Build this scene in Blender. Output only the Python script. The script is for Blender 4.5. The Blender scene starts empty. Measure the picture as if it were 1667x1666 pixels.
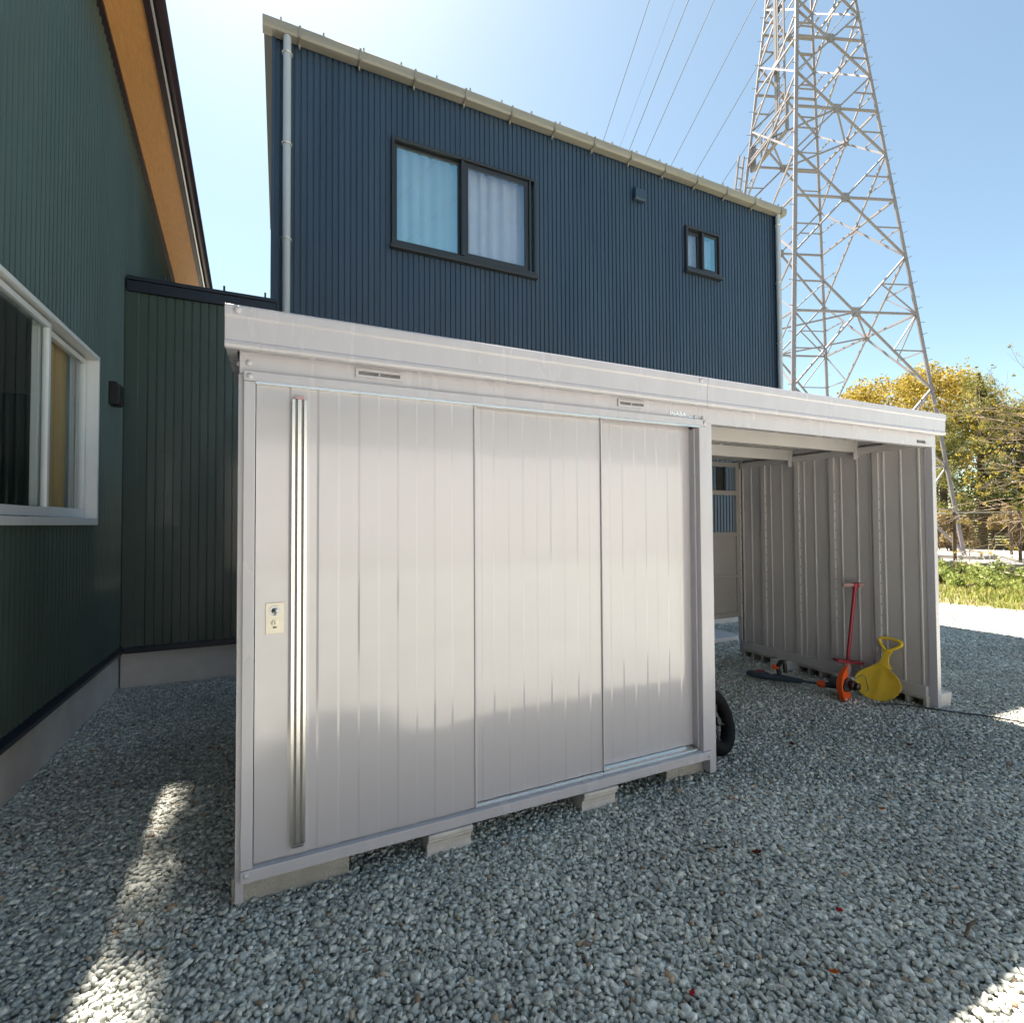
import bpy, math, random
import numpy as np
from mathutils import Vector, Matrix
random.seed(7); rng = np.random.default_rng(11)
R = math.radians
scene = bpy.context.scene
COL = scene.collection
ORG = {}

# ------------------------------------------------------------------ helpers
class MB:
    def __init__(s): s.v = []; s.f = []
    def add(s, vs, fs):
        n = len(s.v); s.v += [tuple(map(float, q)) for q in vs]; s.f += [tuple(i+n for i in f) for f in fs]; return s
    def box(s, x0, y0, z0, x1, y1, z1):
        if x0 > x1: x0, x1 = x1, x0
        if y0 > y1: y0, y1 = y1, y0
        if z0 > z1: z0, z1 = z1, z0
        return s.add([(x0,y0,z0),(x1,y0,z0),(x1,y1,z0),(x0,y1,z0),(x0,y0,z1),(x1,y0,z1),(x1,y1,z1),(x0,y1,z1)],
                     [(0,3,2,1),(4,5,6,7),(0,1,5,4),(1,2,6,5),(2,3,7,6),(3,0,4,7)])
    def bar(s, p, q, w, h=None, up=(0,0,1)):
        h = w if h is None else h
        p, q = Vector(p), Vector(q); d = (q-p).normalized(); u = Vector(up)
        if abs(d.dot(u)) > .97: u = Vector((0,1,0))
        a = d.cross(u).normalized(); b = a.cross(d).normalized()
        a, b = a*w/2, b*h/2
        vs = [p-a-b, p+a-b, p+a+b, p-a+b, q-a-b, q+a-b, q+a+b, q-a+b]
        return s.add(vs, [(0,3,2,1),(4,5,6,7),(0,1,5,4),(1,2,6,5),(2,3,7,6),(3,0,4,7)])
    def tube(s, pts, r, n=8, cap=True, closed=False):
        pts = [Vector(p) for p in pts]; m = len(pts)
        rs = [r]*m if not hasattr(r, '__len__') else r
        vs = []; prev = None
        for i in range(m):
            if closed: d = pts[(i+1) % m]-pts[i-1]
            else: d = pts[min(i+1, m-1)]-pts[max(i-1, 0)]
            d.normalize()
            if prev is None:
                u = Vector((0,0,1)) if abs(d.z) < .9 else Vector((1,0,0))
                a = d.cross(u).normalized()
            else:
                a = (prev-d*prev.dot(d)).normalized()
            prev = a; b = d.cross(a)
            for k in range(n):
                t = 2*math.pi*k/n; vs.append(pts[i]+(a*math.cos(t)+b*math.sin(t))*rs[i])
        fs = []
        for i in range(m if closed else m-1):
            j = (i+1) % m
            for k in range(n):
                k2 = (k+1) % n; fs.append((i*n+k, i*n+k2, j*n+k2, j*n+k))
        if cap and not closed:
            fs.append(tuple(range(n-1, -1, -1))); fs.append(tuple((m-1)*n+k for k in range(n)))
        return s.add(vs, fs)
    def prism(s, poly, ext):
        ext = Vector(ext); n = len(poly); P = [Vector(p) for p in poly]
        return s.add(P+[p+ext for p in P], [tuple(range(n-1,-1,-1)), tuple(range(n, 2*n))] +
                     [(i, (i+1) % n, n+(i+1) % n, n+i) for i in range(n)])
    def disc(s, c, axis, r, h, n=20):
        c, d = Vector(c), Vector(axis).normalized()
        return s.tube([c, c+d*h], r, n)
    def lathe(s, c, axis, prof, n=20):
        c, d = Vector(c), Vector(axis).normalized()
        return s.tube([c+d*h for h, r in prof], [r for h, r in prof], n)
    def cut(s):
        if not hasattr(s, 'pieces'): s.pieces = []
        if s.v: s.pieces.append((s.v, s.f)); s.v, s.f = [], []
        return s
    def build_each(s, name, mat, parent=None, smooth=False, bevel=0):
        s.cut(); out = []
        for v, f in s.pieces:
            q = MB(); q.v, q.f = v, f; out.append(q.build(name, mat, parent, smooth, bevel))
        return out
    def build(s, name, mat, parent=None, smooth=False, bevel=0):
        me = bpy.data.meshes.new(name)
        o = bpy.data.objects.new(name, me); COL.objects.link(o)
        org = Vector(ORG.get(parent.name, (0,0,0))) if parent else Vector((0,0,0))
        me.from_pydata([tuple(Vector(v)-org) for v in s.v], [], s.f); me.update()
        me.materials.append(mat)
        fix_normals(me)
        if parent: o.parent = parent; ORG[o.name] = tuple(org)
        if smooth:
            for p in me.polygons: p.use_smooth = True
            me.set_sharp_from_angle(angle=R(40))
        if bevel:
            m = o.modifiers.new('bevel', 'BEVEL'); m.width = bevel; m.segments = 2; m.limit_method = 'ANGLE'; m.angle_limit = R(40)
        return o

import bmesh
def fix_normals(me):
    if len(me.polygons) > 60000: return
    bm = bmesh.new(); bm.from_mesh(me); bmesh.ops.recalc_face_normals(bm, faces=bm.faces); bm.to_mesh(me); bm.free()

def fast_mesh(name, V, F, mat, parent=None):
    """V (n,3) float array, F (m,k) int array"""
    me = bpy.data.meshes.new(name); n, m, k = len(V), len(F), F.shape[1]
    org = np.array(ORG.get(parent.name, (0,0,0))) if parent else np.zeros(3)
    me.vertices.add(n); me.vertices.foreach_set('co', np.ascontiguousarray(V-org, dtype=np.float32).ravel())
    me.loops.add(m*k); me.loops.foreach_set('vertex_index', np.ascontiguousarray(F, dtype=np.int32).ravel())
    me.polygons.add(m); me.polygons.foreach_set('loop_start', np.arange(0, m*k, k, dtype=np.int32))
    me.polygons.foreach_set('loop_total', np.full(m, k, dtype=np.int32))
    me.update(calc_edges=True); me.validate()
    me.materials.append(mat)
    o = bpy.data.objects.new(name, me); COL.objects.link(o)
    if parent: o.parent = parent; ORG[o.name] = tuple(org)
    return o

def tag(o, label=None, cat=None, group=None, kind=None):
    if label: o['label'] = label
    if cat: o['category'] = cat
    if group: o['group'] = group
    if kind: o['kind'] = kind
    return o
def thing(name, loc, label, cat, group=None):
    o = bpy.data.objects.new(name, None); o.location = loc; o.empty_display_size = .2; COL.objects.link(o)
    ORG[o.name] = tuple(loc); return tag(o, label, cat, group)
def dup(root, loc, label=None, rotz=0):
    r = root.copy(); COL.objects.link(r); r.location = loc; r.rotation_euler = (0,0,rotz)
    if label: r['label'] = label
    for ch in root.children:
        c = ch.copy(); COL.objects.link(c); c.parent = r
        for g in ch.children:
            d = g.copy(); COL.objects.link(d); d.parent = c
    return r

# ------------------------------------------------------------------ materials
def mat(name, col, rough=.5, metal=0, spec=.5, noise=0, nscale=8, bump=0, bscale=60, col2=None, stretch=(1,1,1), coat=0, rnoise=0):
    m = bpy.data.materials.new(name); m.use_nodes = True; nt = m.node_tree; N = nt.nodes; L = nt.links
    b = N['Principled BSDF']
    b.inputs['Base Color'].default_value = (*col, 1); b.inputs['Roughness'].default_value = rough
    b.inputs['Metallic'].default_value = metal; b.inputs['Specular IOR Level'].default_value = spec
    if coat: b.inputs['Coat Weight'].default_value = coat; b.inputs['Coat Roughness'].default_value = .085; b.inputs['Coat IOR'].default_value = 1.65
    if noise or bump or rnoise:
        tc = N.new('ShaderNodeTexCoord'); mp = N.new('ShaderNodeMapping'); mp.inputs['Scale'].default_value = stretch
        L.new(tc.outputs['Object'], mp.inputs['Vector'])
    if noise:
        nz = N.new('ShaderNodeTexNoise'); nz.inputs['Scale'].default_value = nscale; nz.inputs['Detail'].default_value = 6
        nz.inputs['Roughness'].default_value = .62
        L.new(mp.outputs[0], nz.inputs['Vector'])
        mr = N.new('ShaderNodeMapRange'); mr.inputs[1].default_value = .3; mr.inputs[2].default_value = .7
        L.new(nz.outputs['Fac'], mr.inputs[0])
        mx = N.new('ShaderNodeMix'); mx.data_type = 'RGBA'
        c2 = col2 or tuple(c*(1-noise) for c in col)
        mx.inputs[6].default_value = (*col, 1); mx.inputs[7].default_value = (*c2, 1)
        L.new(mr.outputs[0], mx.inputs[0]); L.new(mx.outputs[2], b.inputs['Base Color'])
    if rnoise:
        n3 = N.new('ShaderNodeTexNoise'); n3.inputs['Scale'].default_value = 3.2; n3.inputs['Detail'].default_value = 4
        L.new(mp.outputs[0], n3.inputs['Vector'])
        m3 = N.new('ShaderNodeMapRange'); m3.inputs[1].default_value = .3; m3.inputs[2].default_value = .7
        m3.inputs[3].default_value = rough; m3.inputs[4].default_value = rough+rnoise
        L.new(n3.outputs['Fac'], m3.inputs[0]); L.new(m3.outputs[0], b.inputs['Roughness'])
    if bump:
        n2 = N.new('ShaderNodeTexNoise'); n2.inputs['Scale'].default_value = bscale; n2.inputs['Detail'].default_value = 4
        L.new(mp.outputs[0], n2.inputs['Vector'])
        bp = N.new('ShaderNodeBump'); bp.inputs['Strength'].default_value = bump; bp.inputs['Distance'].default_value = .01
        L.new(n2.outputs['Fac'], bp.inputs['Height']); L.new(bp.outputs[0], b.inputs['Normal'])
    return m

def leaf_mat(name, c1, c2, transl=.35):
    m = bpy.data.materials.new(name); m.use_nodes = True; nt = m.node_tree; N = nt.nodes; L = nt.links
    N.remove(N['Principled BSDF']); out = N['Material Output']
    g = N.new('ShaderNodeNewGeometry'); cr = N.new('ShaderNodeValToRGB')
    cr.color_ramp.elements[0].color = (*c1, 1); cr.color_ramp.elements[1].color = (*c2, 1)
    L.new(g.outputs['Random Per Island'], cr.inputs[0])
    d = N.new('ShaderNodeBsdfDiffuse'); t = N.new('ShaderNodeBsdfTranslucent'); mx = N.new('ShaderNodeMixShader')
    mx.inputs[0].default_value = transl
    L.new(cr.outputs[0], d.inputs[0]); L.new(cr.outputs[0], t.inputs[0])
    L.new(d.outputs[0], mx.inputs[1]); L.new(t.outputs[0], mx.inputs[2]); L.new(mx.outputs[0], out.inputs[0])
    return m

def glass_mat(name, refl, tint=(1,1,1), rough=.0, wob=0):
    m = bpy.data.materials.new(name); m.use_nodes = True; nt = m.node_tree; N = nt.nodes; L = nt.links
    N.remove(N['Principled BSDF']); out = N['Material Output']
    g = N.new('ShaderNodeBsdfGlossy'); g.inputs['Roughness'].default_value = rough; g.inputs['Color'].default_value = (*tint, 1)
    t = N.new('ShaderNodeBsdfTransparent'); t.inputs[0].default_value = (.93,.95,.95,1)
    mx = N.new('ShaderNodeMixShader'); f = N.new('ShaderNodeFresnel'); f.inputs[0].default_value = 1.5
    ad = N.new('ShaderNodeMath'); ad.operation = 'ADD'; ad.inputs[1].default_value = refl; ad.use_clamp = True
    L.new(f.outputs[0], ad.inputs[0])
    gb = N.new('ShaderNodeNewGeometry'); iv = N.new('ShaderNodeMath'); iv.operation = 'SUBTRACT'; iv.inputs[0].default_value = 1
    ml = N.new('ShaderNodeMath'); ml.operation = 'MULTIPLY'
    L.new(gb.outputs['Backfacing'], iv.inputs[1]); L.new(iv.outputs[0], ml.inputs[0]); L.new(ad.outputs[0], ml.inputs[1]); L.new(ml.outputs[0], mx.inputs[0])
    L.new(t.outputs[0], mx.inputs[1]); L.new(g.outputs[0], mx.inputs[2]); L.new(mx.outputs[0], out.inputs[0])
    if wob:
        tc = N.new('ShaderNodeTexCoord'); nz = N.new('ShaderNodeTexNoise'); nz.inputs['Scale'].default_value = 2.2
        L.new(tc.outputs['Object'], nz.inputs['Vector'])
        bp = N.new('ShaderNodeBump'); bp.inputs['Strength'].default_value = wob; bp.inputs['Distance'].default_value = .02
        L.new(nz.outputs['Fac'], bp.inputs['Height']); L.new(bp.outputs[0], g.inputs['Normal'])
    return m

M = {}
M['shed'] = mat('shed_paint', (.485,.47,.51), .2, spec=.6, noise=.07, nscale=5, stretch=(3,3,.6), bump=.012, bscale=9, rnoise=.1)
M['door'] = mat('door_enamel', (.45,.43,.46), .24, coat=1.0, spec=.6, noise=.03, nscale=2.5, bump=.006, bscale=2.5, rnoise=.03)
M['shed_in'] = mat('shed_inner_paint', (.51,.485,.485), .45, noise=.1, nscale=3)
M['alu'] = mat('bright_aluminium', (.82,.81,.78), .22, metal=1, noise=.1, nscale=30, stretch=(20,20,1))
M['chan'] = mat('handle_aluminium', (.70,.69,.66), .25, metal=1, noise=.1, nscale=30, stretch=(30,30,.6))
M['plate'] = mat('brushed_plate', (.50,.475,.42), .35, metal=.7, noise=.15, nscale=60, stretch=(6,6,.4))
M['chrome'] = mat('chrome', (.30,.31,.33), .28, metal=1)
M['black'] = mat('black_plastic', (.012,.012,.014), .45, noise=.3, nscale=20)
M['rubber'] = mat('black_rubber', (.006,.006,.007), .7, spec=.15, noise=.3, nscale=25, bump=.2)
M['blue'] = mat('blue_cladding', (.031,.057,.094), .36, noise=.26, nscale=4, stretch=(1,1,.10), bump=.01, bscale=30, rnoise=.15)
M['green'] = mat('green_cladding', (.042,.070,.059), .36, noise=.22, nscale=2.5, stretch=(1,1,.35), rnoise=.14, coat=.2)
M['trim'] = mat('dark_blue_trim', (.012,.018,.032), .35, noise=.2, nscale=6)
M['brown'] = mat('dark_brown_trim', (.03,.016,.02), .4, noise=.2, nscale=6)
M['wood'] = mat('soffit_wood', (.60,.29,.095), .5, noise=.32, nscale=6, stretch=(26,.8,10), bump=.05, bscale=20)
M['conc'] = mat('foundation_concrete', (.66,.62,.59), .85, noise=.3, nscale=2.2, bump=.12, bscale=60)
M['block'] = mat('concrete_block', (.46,.43,.39), .9, noise=.3, nscale=9, bump=.6, bscale=130)
M['pedestal'] = mat('moulded_concrete', (.62,.58,.555), .8, noise=.22, nscale=9, bump=.25, bscale=80)
M['slab'] = mat('plinth_concrete', (.36,.33,.30), .9, noise=.25, nscale=2, bump=.2, bscale=30)
M['gutter'] = mat('beige_gutter', (.27,.255,.21), .45, noise=.25, nscale=3, stretch=(.5,4,4))
M['pipe'] = mat('grey_downpipe', (.40,.44,.47), .35, noise=.1, nscale=3, stretch=(1,1,.4))
M['bright'] = mat('galvanised_clip', (.62,.63,.60), .35, metal=.5)
M['frame_dark'] = mat('dark_window_frame', (.025,.028,.032), .35, noise=.1, nscale=8)
M['frame_white'] = mat('white_window_frame', (.74,.74,.72), .3, noise=.06, nscale=8)
M['pane_sky'] = glass_mat('coated_pane', .46, (.58,.97,1.0), wob=.02)
M['pane'] = glass_mat('clear_pane', .28, (.60,.75,.88), wob=.02)
M['pane_dim'] = glass_mat('shaded_pane', .015, (.9,.95,.98))
M['curtain'] = mat('sheer_curtain', (.60,.62,.68), .9, noise=.1, nscale=5)
M['curtain_tan'] = leaf_mat('tan_curtain', (.86,.58,.26), (.88,.60,.28), .5)
M['curtain_grey'] = leaf_mat('grey_green_curtain', (.60,.66,.68), (.62,.68,.70), .5)
M['floorboard'] = mat('floorboard', (.55,.42,.28), .5, noise=.2, nscale=4, stretch=(1,8,1))
M['frame_grey'] = mat('channel_grey', (.22,.205,.20), .5)
M['screen'] = mat('screen_grey', (.30,.285,.275), .5, noise=.12, nscale=3)
M['dark'] = mat('dark_room', (.05,.05,.055), .9)
M['tower'] = mat('galvanised_steel', (.30,.27,.285), .55, metal=.0, noise=.2, nscale=1.3)
M['cable'] = mat('cable_black', (.012,.012,.013), .5)
M['wire'] = mat('line_wire', (.10,.10,.12), .5)
M['red'] = mat('red_enamel', (.30,.008,.03), .3, noise=.12, nscale=14)
M['pink'] = mat('faded_pink_grip', (.42,.27,.26), .7, noise=.2, nscale=20)
M['pinkc'] = mat('translucent_pink_sleeve', (.50,.30,.33), .4, noise=.15, nscale=12)
M['yellow'] = mat('yellow_plastic', (.88,.60,.05), .38, noise=.1, nscale=14, bump=.04, bscale=40)
M['orange'] = mat('orange_plastic', (.80,.095,.008), .38, noise=.12, nscale=18)
M['slate'] = mat('slate_blue_plastic', (.035,.055,.075), .42, noise=.15, nscale=16)
M['bark'] = mat('bark', (.10,.07,.05), .9, noise=.4, nscale=9, bump=.5, bscale=40)
M['twig'] = mat('pale_twig', (.36,.27,.18), .85, noise=.3, nscale=9)
M['slat'] = mat('weathered_slats', (.20,.13,.085), .8, noise=.4, nscale=5, stretch=(1,1,6))
M['rust'] = mat('rusty_brown_post', (.09,.05,.035), .7, noise=.3, nscale=12)
M['cane'] = mat('pale_cane', (.52,.45,.27), .7, noise=.15, nscale=14)
M['pot'] = mat('faded_red_plastic', (.55,.16,.14), .6, noise=.15, nscale=8)
M['mesh'] = mat('perforation_dark', (.02,.02,.022), .7)
M['leaf_gold'] = leaf_mat('golden_leaves', (.24,.175,.035), (.50,.385,.10), .45)
M['leaf_lime'] = leaf_mat('yellow_green_leaves', (.14,.145,.04), (.36,.34,.13), .42)
M['leaf_dark'] = leaf_mat('dark_evergreen_leaves', (.018,.035,.012), (.06,.09,.03), .25)
M['leaf_tan'] = leaf_mat('dry_tan_leaves', (.16,.125,.06), (.40,.31,.18), .35)
M['leaf_bud'] = leaf_mat('fresh_bud_leaves', (.28,.22,.04), (.48,.39,.09), .45)
M['leaf_veg'] = leaf_mat('vegetable_leaves', (.14,.19,.045), (.42,.47,.17), .42)
M['petal'] = leaf_mat('pale_petals', (.6,.6,.5), (.8,.8,.7), .3)
M['grass'] = leaf_mat('bright_grass', (.13,.17,.03), (.38,.39,.11), .45)
M['fallen'] = leaf_mat('fallen_leaf_orange', (.42,.09,.02), (.48,.12,.03), .2)
M['fallen_dark'] = leaf_mat('fallen_leaf_brown', (.10,.03,.02), (.12,.04,.03), .1)
M['fallen_red'] = leaf_mat('fallen_leaf_red', (.42,.03,.04), (.46,.04,.05), .1)

# gravel: colour differs from stone to stone
def gravel_mat(name, island=True):
    m = bpy.data.materials.new(name); m.use_nodes = True; nt = m.node_tree; N = nt.nodes; L = nt.links
    b = N['Principled BSDF']; b.inputs['Roughness'].default_value = .75; b.inputs['Specular IOR Level'].default_value = .4
    cr = N.new('ShaderNodeValToRGB'); els = cr.color_ramp.elements
    stops = [(0,(.34,.352,.315)),(.25,(.48,.492,.44)),(.5,(.57,.582,.525)),(.72,(.65,.662,.60)),(.86,(.72,.73,.665)),(.93,(.78,.785,.725)),(.965,(.82,.81,.71)),(.985,(.50,.37,.25)),(1,(.30,.20,.14))]
    els[0].position, els[0].color = 0, (*stops[0][1],1); els[1].position, els[1].color = 1, (*stops[-1][1],1)
    for p, c in stops[1:-1]:
        e = els.new(p); e.color = (*c, 1)
    tc = N.new('ShaderNodeTexCoord')
    if island:
        g = N.new('ShaderNodeNewGeometry'); L.new(g.outputs['Random Per Island'], cr.inputs[0])
    else:
        v = N.new('ShaderNodeTexVoronoi'); v.inputs['Scale'].default_value = 32; L.new(tc.outputs['Object'], v.inputs['Vector'])
        sp = N.new('ShaderNodeSeparateColor'); L.new(v.outputs['Color'], sp.inputs[0]); L.new(sp.outputs[0], cr.inputs[0])
        bp = N.new('ShaderNodeBump'); bp.inputs['Strength'].default_value = .9; bp.inputs['Distance'].default_value = .02; bp.invert = True
        L.new(v.outputs['Distance'], bp.inputs['Height']); L.new(bp.outputs[0], b.inputs['Normal'])
    nz = N.new('ShaderNodeTexNoise'); nz.inputs['Scale'].default_value = 75; nz.inputs['Detail'].default_value = 5
    L.new(tc.outputs['Object'], nz.inputs['Vector'])
    mr = N.new('ShaderNodeMapRange'); mr.inputs[1].default_value = .3; mr.inputs[2].default_value = .7; mr.inputs[3].default_value = .66; mr.inputs[4].default_value = 1.25
    L.new(nz.outputs['Fac'], mr.inputs[0])
    vm = N.new('ShaderNodeVectorMath'); vm.operation = 'SCALE'; L.new(cr.outputs[0], vm.inputs[0]); L.new(mr.outputs[0], vm.inputs['Scale'])
    n4 = N.new('ShaderNodeTexNoise'); n4.inputs['Scale'].default_value = 1.3; n4.inputs['Detail'].default_value = 4
    L.new(tc.outputs['Object'], n4.inputs['Vector'])
    m4 = N.new('ShaderNodeMapRange'); m4.inputs[1].default_value = .3; m4.inputs[2].default_value = .7; m4.inputs[3].default_value = .82; m4.inputs[4].default_value = 1.12
    L.new(n4.outputs['Fac'], m4.inputs[0])
    v4 = N.new('ShaderNodeVectorMath'); v4.operation = 'SCALE'; L.new(vm.outputs[0], v4.inputs[0]); L.new(m4.outputs[0], v4.inputs['Scale'])
    L.new(v4.outputs[0], b.inputs['Base Color'])
    if island:
        n2 = N.new('ShaderNodeTexNoise'); n2.inputs['Scale'].default_value = 160; n2.inputs['Detail'].default_value = 3
        L.new(tc.outputs['Object'], n2.inputs['Vector'])
        bp = N.new('ShaderNodeBump'); bp.inputs['Strength'].default_value = .45; bp.inputs['Distance'].default_value = .004
        L.new(n2.outputs['Fac'], bp.inputs['Height']); L.new(bp.outputs[0], b.inputs['Normal'])
    return m
M['gravel'] = gravel_mat('crushed_stone'); M['gravel_bed'] = gravel_mat('crushed_stone_bed', False)
M['soil'] = mat('garden_soil', (.20,.145,.08), .95, noise=.5, nscale=1.2, col2=(.12,.14,.04), bump=.6, bscale=20)
M['field'] = mat('far_field', (.12,.13,.05), .95, noise=.4, nscale=.3)

# ------------------------------------------------------------------ ground
o = MB().add([(-400,-400,-.012),(400,-400,-.012),(400,500,-.012),(-400,500,-.012)], [(0,1,2,3)]).build('terrain', M['field']); tag(o, kind='structure')
def edge_x(y): return 9.9 + .26*(2.5-y)
ys = np.linspace(-14, 16, 31)
vs = [(-30, y, 0) for y in ys]+[(edge_x(y)+.08*math.sin(y*3.1), y, 0) for y in ys]; n = len(ys)
o = MB().add(vs, [(i, n+i, n+i+1, i+1) for i in range(n-1)]).build('ground', M['gravel_bed']); tag(o, kind='structure')
vs = [(edge_x(y)-.3, y, -.004) for y in ys]+[(60, y, -.004) for y in ys]
o = MB().add(vs, [(i, n+i, n+i+1, i+1) for i in range(n-1)]).build('field', M['soil']); tag(o, kind='structure')

# camera numbers (used for the camera itself and to leave out stones far outside the frame)
CAM = Vector((.114, -2.045, 1.361)); YAW, PIT, ROL, FPX = R(24.789), R(1.355), R(-.308), 826.4
fw = Vector((math.sin(YAW)*math.cos(PIT), math.cos(YAW)*math.cos(PIT), math.sin(PIT)))
rt0 = Vector((math.cos(YAW), -math.sin(YAW), 0)); up0 = rt0.cross(fw)
rt = rt0*math.cos(ROL)+up0*math.sin(ROL); up = -rt0*math.sin(ROL)+up0*math.cos(ROL)

def stones(P, a, zr, mat_, name, low=False, fine=False):
    """loose angular stones as one mesh; P (n,2)"""
    n = len(P)
    # crushed stone: jittered box corners, then one or two broken faces
    base = np.array([(x, y, z) for x in (-1,1) for y in (-1,1) for z in (-1,1)], float)*.74
    F = np.array([(0,1,3),(0,3,2),(4,6,7),(4,7,5),(0,4,5),(0,5,1),(2,3,7),(2,7,6),(0,2,6),(0,6,4),(1,5,7),(1,7,3)])
    if fine:
        ex_ = np.array([(-1.05,0,0),(1.05,0,0),(0,-1.05,0),(0,1.05,0),(0,0,-1.05),(0,0,1.05)]); base = np.concatenate([base, ex_])
        F = np.array([q for (c, ring) in ((8,(0,1,3,2)),(9,(4,6,7,5)),(10,(0,4,5,1)),(11,(2,3,7,6)),(12,(0,2,6,4)),(13,(1,5,7,3))) for q in [(c, ring[i], ring[(i+1) % 4]) for i in range(4)]])
    k = len(base)
    V = np.repeat(base[None], n, 0)+rng.uniform(-.26, .26, (n, k, 3))
    V *= rng.uniform(.82, 1.12, (n, k, 1))
    for c_ in range(2):
        pn = rng.normal(size=(n,3)); pn /= np.linalg.norm(pn, axis=1)[:,None]; dd = rng.uniform(.35,.8,n)
        ex = np.maximum(0, np.einsum('nkc,nc->nk', V, pn)-dd[:,None]); V -= ex[...,None]*pn[:,None,:]
    sc = np.stack([a*rng.uniform(.9,1.35,n), a*rng.uniform(.66,1.0,n), a*rng.uniform(.45,.85,n)], 1)
    V *= sc[:, None, :]
    # tilt then spin
    th = rng.normal(0, .42, n); ph = rng.uniform(0, 2*np.pi, n); c, s = np.cos(th)[:,None], np.sin(th)[:,None]
    y, z = V[...,1].copy(), V[...,2].copy(); V[...,1] = c*y-s*z; V[...,2] = s*y+c*z
    c, s = np.cos(ph)[:,None], np.sin(ph)[:,None]
    x, y = V[...,0].copy(), V[...,1].copy(); V[...,0] = c*x-s*y; V[...,1] = s*x+c*y
    V[...,0] += P[:,0:1]; V[...,1] += P[:,1:2]; V[...,2] += rng.uniform(*zr, n)[:,None]+.004
    FF = (F[None]+(np.arange(n)*k)[:,None,None]).reshape(-1,3)
    return fast_mesh(name, V.reshape(-1,3), FF, mat_)

def gravel_points(step, d0, d1):
    gx = np.arange(-1.2, 13, step); gy = np.arange(-1.6, 7.6, step)
    X, Y = np.meshgrid(gx, gy); X = X.ravel()+rng.uniform(-.5,.5,X.size)*step*1.1; Y = Y.ravel()+rng.uniform(-.5,.5,Y.size)*step*1.1
    dx, dy, dz = X-CAM.x, Y-CAM.y, -CAM.z
    zc = dx*fw.x+dy*fw.y+dz*fw.z; xc = (dx*rt.x+dy*rt.y+dz*rt.z)/np.maximum(zc,.05); yc = (dx*up.x+dy*up.y+dz*up.z)/np.maximum(zc,.05)
    ok = (zc > .3)&(zc >= d0)&(zc < d1)&(np.abs(xc) < 1.18)&(yc > -1.22)
    ok &= X > -1.09
    ok &= ~((X > .10)&(X < 2.15)&(Y > .35)&(Y < 9))          # under the store
    ok &= ~((X > .2)&(Y > 3.6)&(X < 7.5)) & ~((Y > 3.13)&(X < .1))
    ok &= ~((X < 4.0)&(X > .12)&(Y > 1.75))
    ok &= X < edge_x(Y)+.15
    return np.stack([X[ok], Y[ok]], 1)
for stp, da, db, ra, rb, low_, fine_ in ((.0135,0,2.6,.0060,.0134,False,True),(.0142,2.6,4.6,.0065,.0136,False,False),(.019,4.6,14,.0105,.0165,True,False)):
    Pk = gravel_points(stp, da, db)
    tag(stones(Pk, rng.uniform(ra,rb,len(Pk))*(1+.4*(rng.random(len(Pk)) > .95)), (.0,.011), M['gravel'], 'gravel', low_, fine_), kind='stuff'); print('stones', len(Pk))

# ------------------------------------------------------------------ profiled metal sheet
def sheet(mb, along, org, nrm, prof, z0, z1, holes=()):
    """prof: list of (s, off); along / nrm are 'x' or 'y'; z0, z1 numbers or functions of s; holes (s0,s1,z0,z1)"""
    f0 = z0 if callable(z0) else (lambda s: z0)
    f1 = z1 if callable(z1) else (lambda s: z1)
    def P(s, off, z):
        return (s, org+nrm*off, z) if along == 'x' else (org+nrm*off, s, z)
    for (sa, oa), (sb, ob) in zip(prof[:-1], prof[1:]):
        mid = (sa+sb)/2; segs = [(f0(sa), f0(sb), f1(sa), f1(sb))]
        for h0, h1, hz0, hz1 in holes:
            if h0 < mid < h1: segs = [(segs[0][0], segs[0][1], hz0, hz0), (hz1, hz1, segs[0][2], segs[0][3])]
        for a0, b0, a1, b1 in segs:
            mb.add([P(sa,oa,a0), P(sb,ob,b0), P(sb,ob,b1), P(sa,oa,a1)], [(0,1,2,3)])
    return mb
def prof_groove(s0, s1, pitch, gw, depth, slope=.004):
    out = []; s = s0
    while s < s1-1e-6:
        e = min(s+pitch, s1)
        out += [(s+gw+slope, 0), (e-slope, 0), (e, -depth)] if e-s > gw+3*slope else [(e, 0)]
        if e < s1: out += [(e+gw, -depth)]
        s = e
    return [(s0, 0)]+[q for q in out]
def prof_wave(s0, s1, pitch, amp, n=8):
    m = int((s1-s0)/pitch*n); return [(s0+(s1-s0)*i/m, amp*math.sin(2*math.pi*(s1-s0)*i/m/pitch)) for i in range(m+1)]

# ------------------------------------------------------------------ blue house
YB, HX = 4.0, 8.05
bh = thing('blue_house', (4,8,0), 'tall two-storey blue ribbed metal house behind the grey store', 'house')
W1 = (1.33, 3.27, 4.70, 6.02); W2 = (5.93, 6.66, 5.36, 6.06)
mb = MB(); sheet(mb, 'x', YB, -1, prof_groove(.05, HX, .067, .013, .013), .35, 6.79, [W1, W2])
mb.build('front_wall', M['blue'], bh)
mb = MB()
for X, nr in ((.05, -1), (HX, 1)): sheet(mb, 'y', X, nr, prof_groove(YB+.012, 9, .066, .010, .012), .35, lambda s: 6.79+.12*(s-YB))
sheet(mb, 'x', 9, 1, prof_groove(.05, HX, .067, .013, .013), .35, 7.38)
mb.build('side_wall', M['blue'], bh)
MB().box(.03,YB-.028,.35,.065,YB+.03,6.80).build('corner_trim', M['blue'], bh, bevel=.004)
MB().box(HX-.02,YB-.028,.35,HX+.02,YB+.03,6.80).build('corner_trim', M['blue'], bh, bevel=.004)
MB().box(.07,YB+.02,-.2,HX-.02,8.98,.36).build('foundation', M['conc'], bh)
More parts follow.
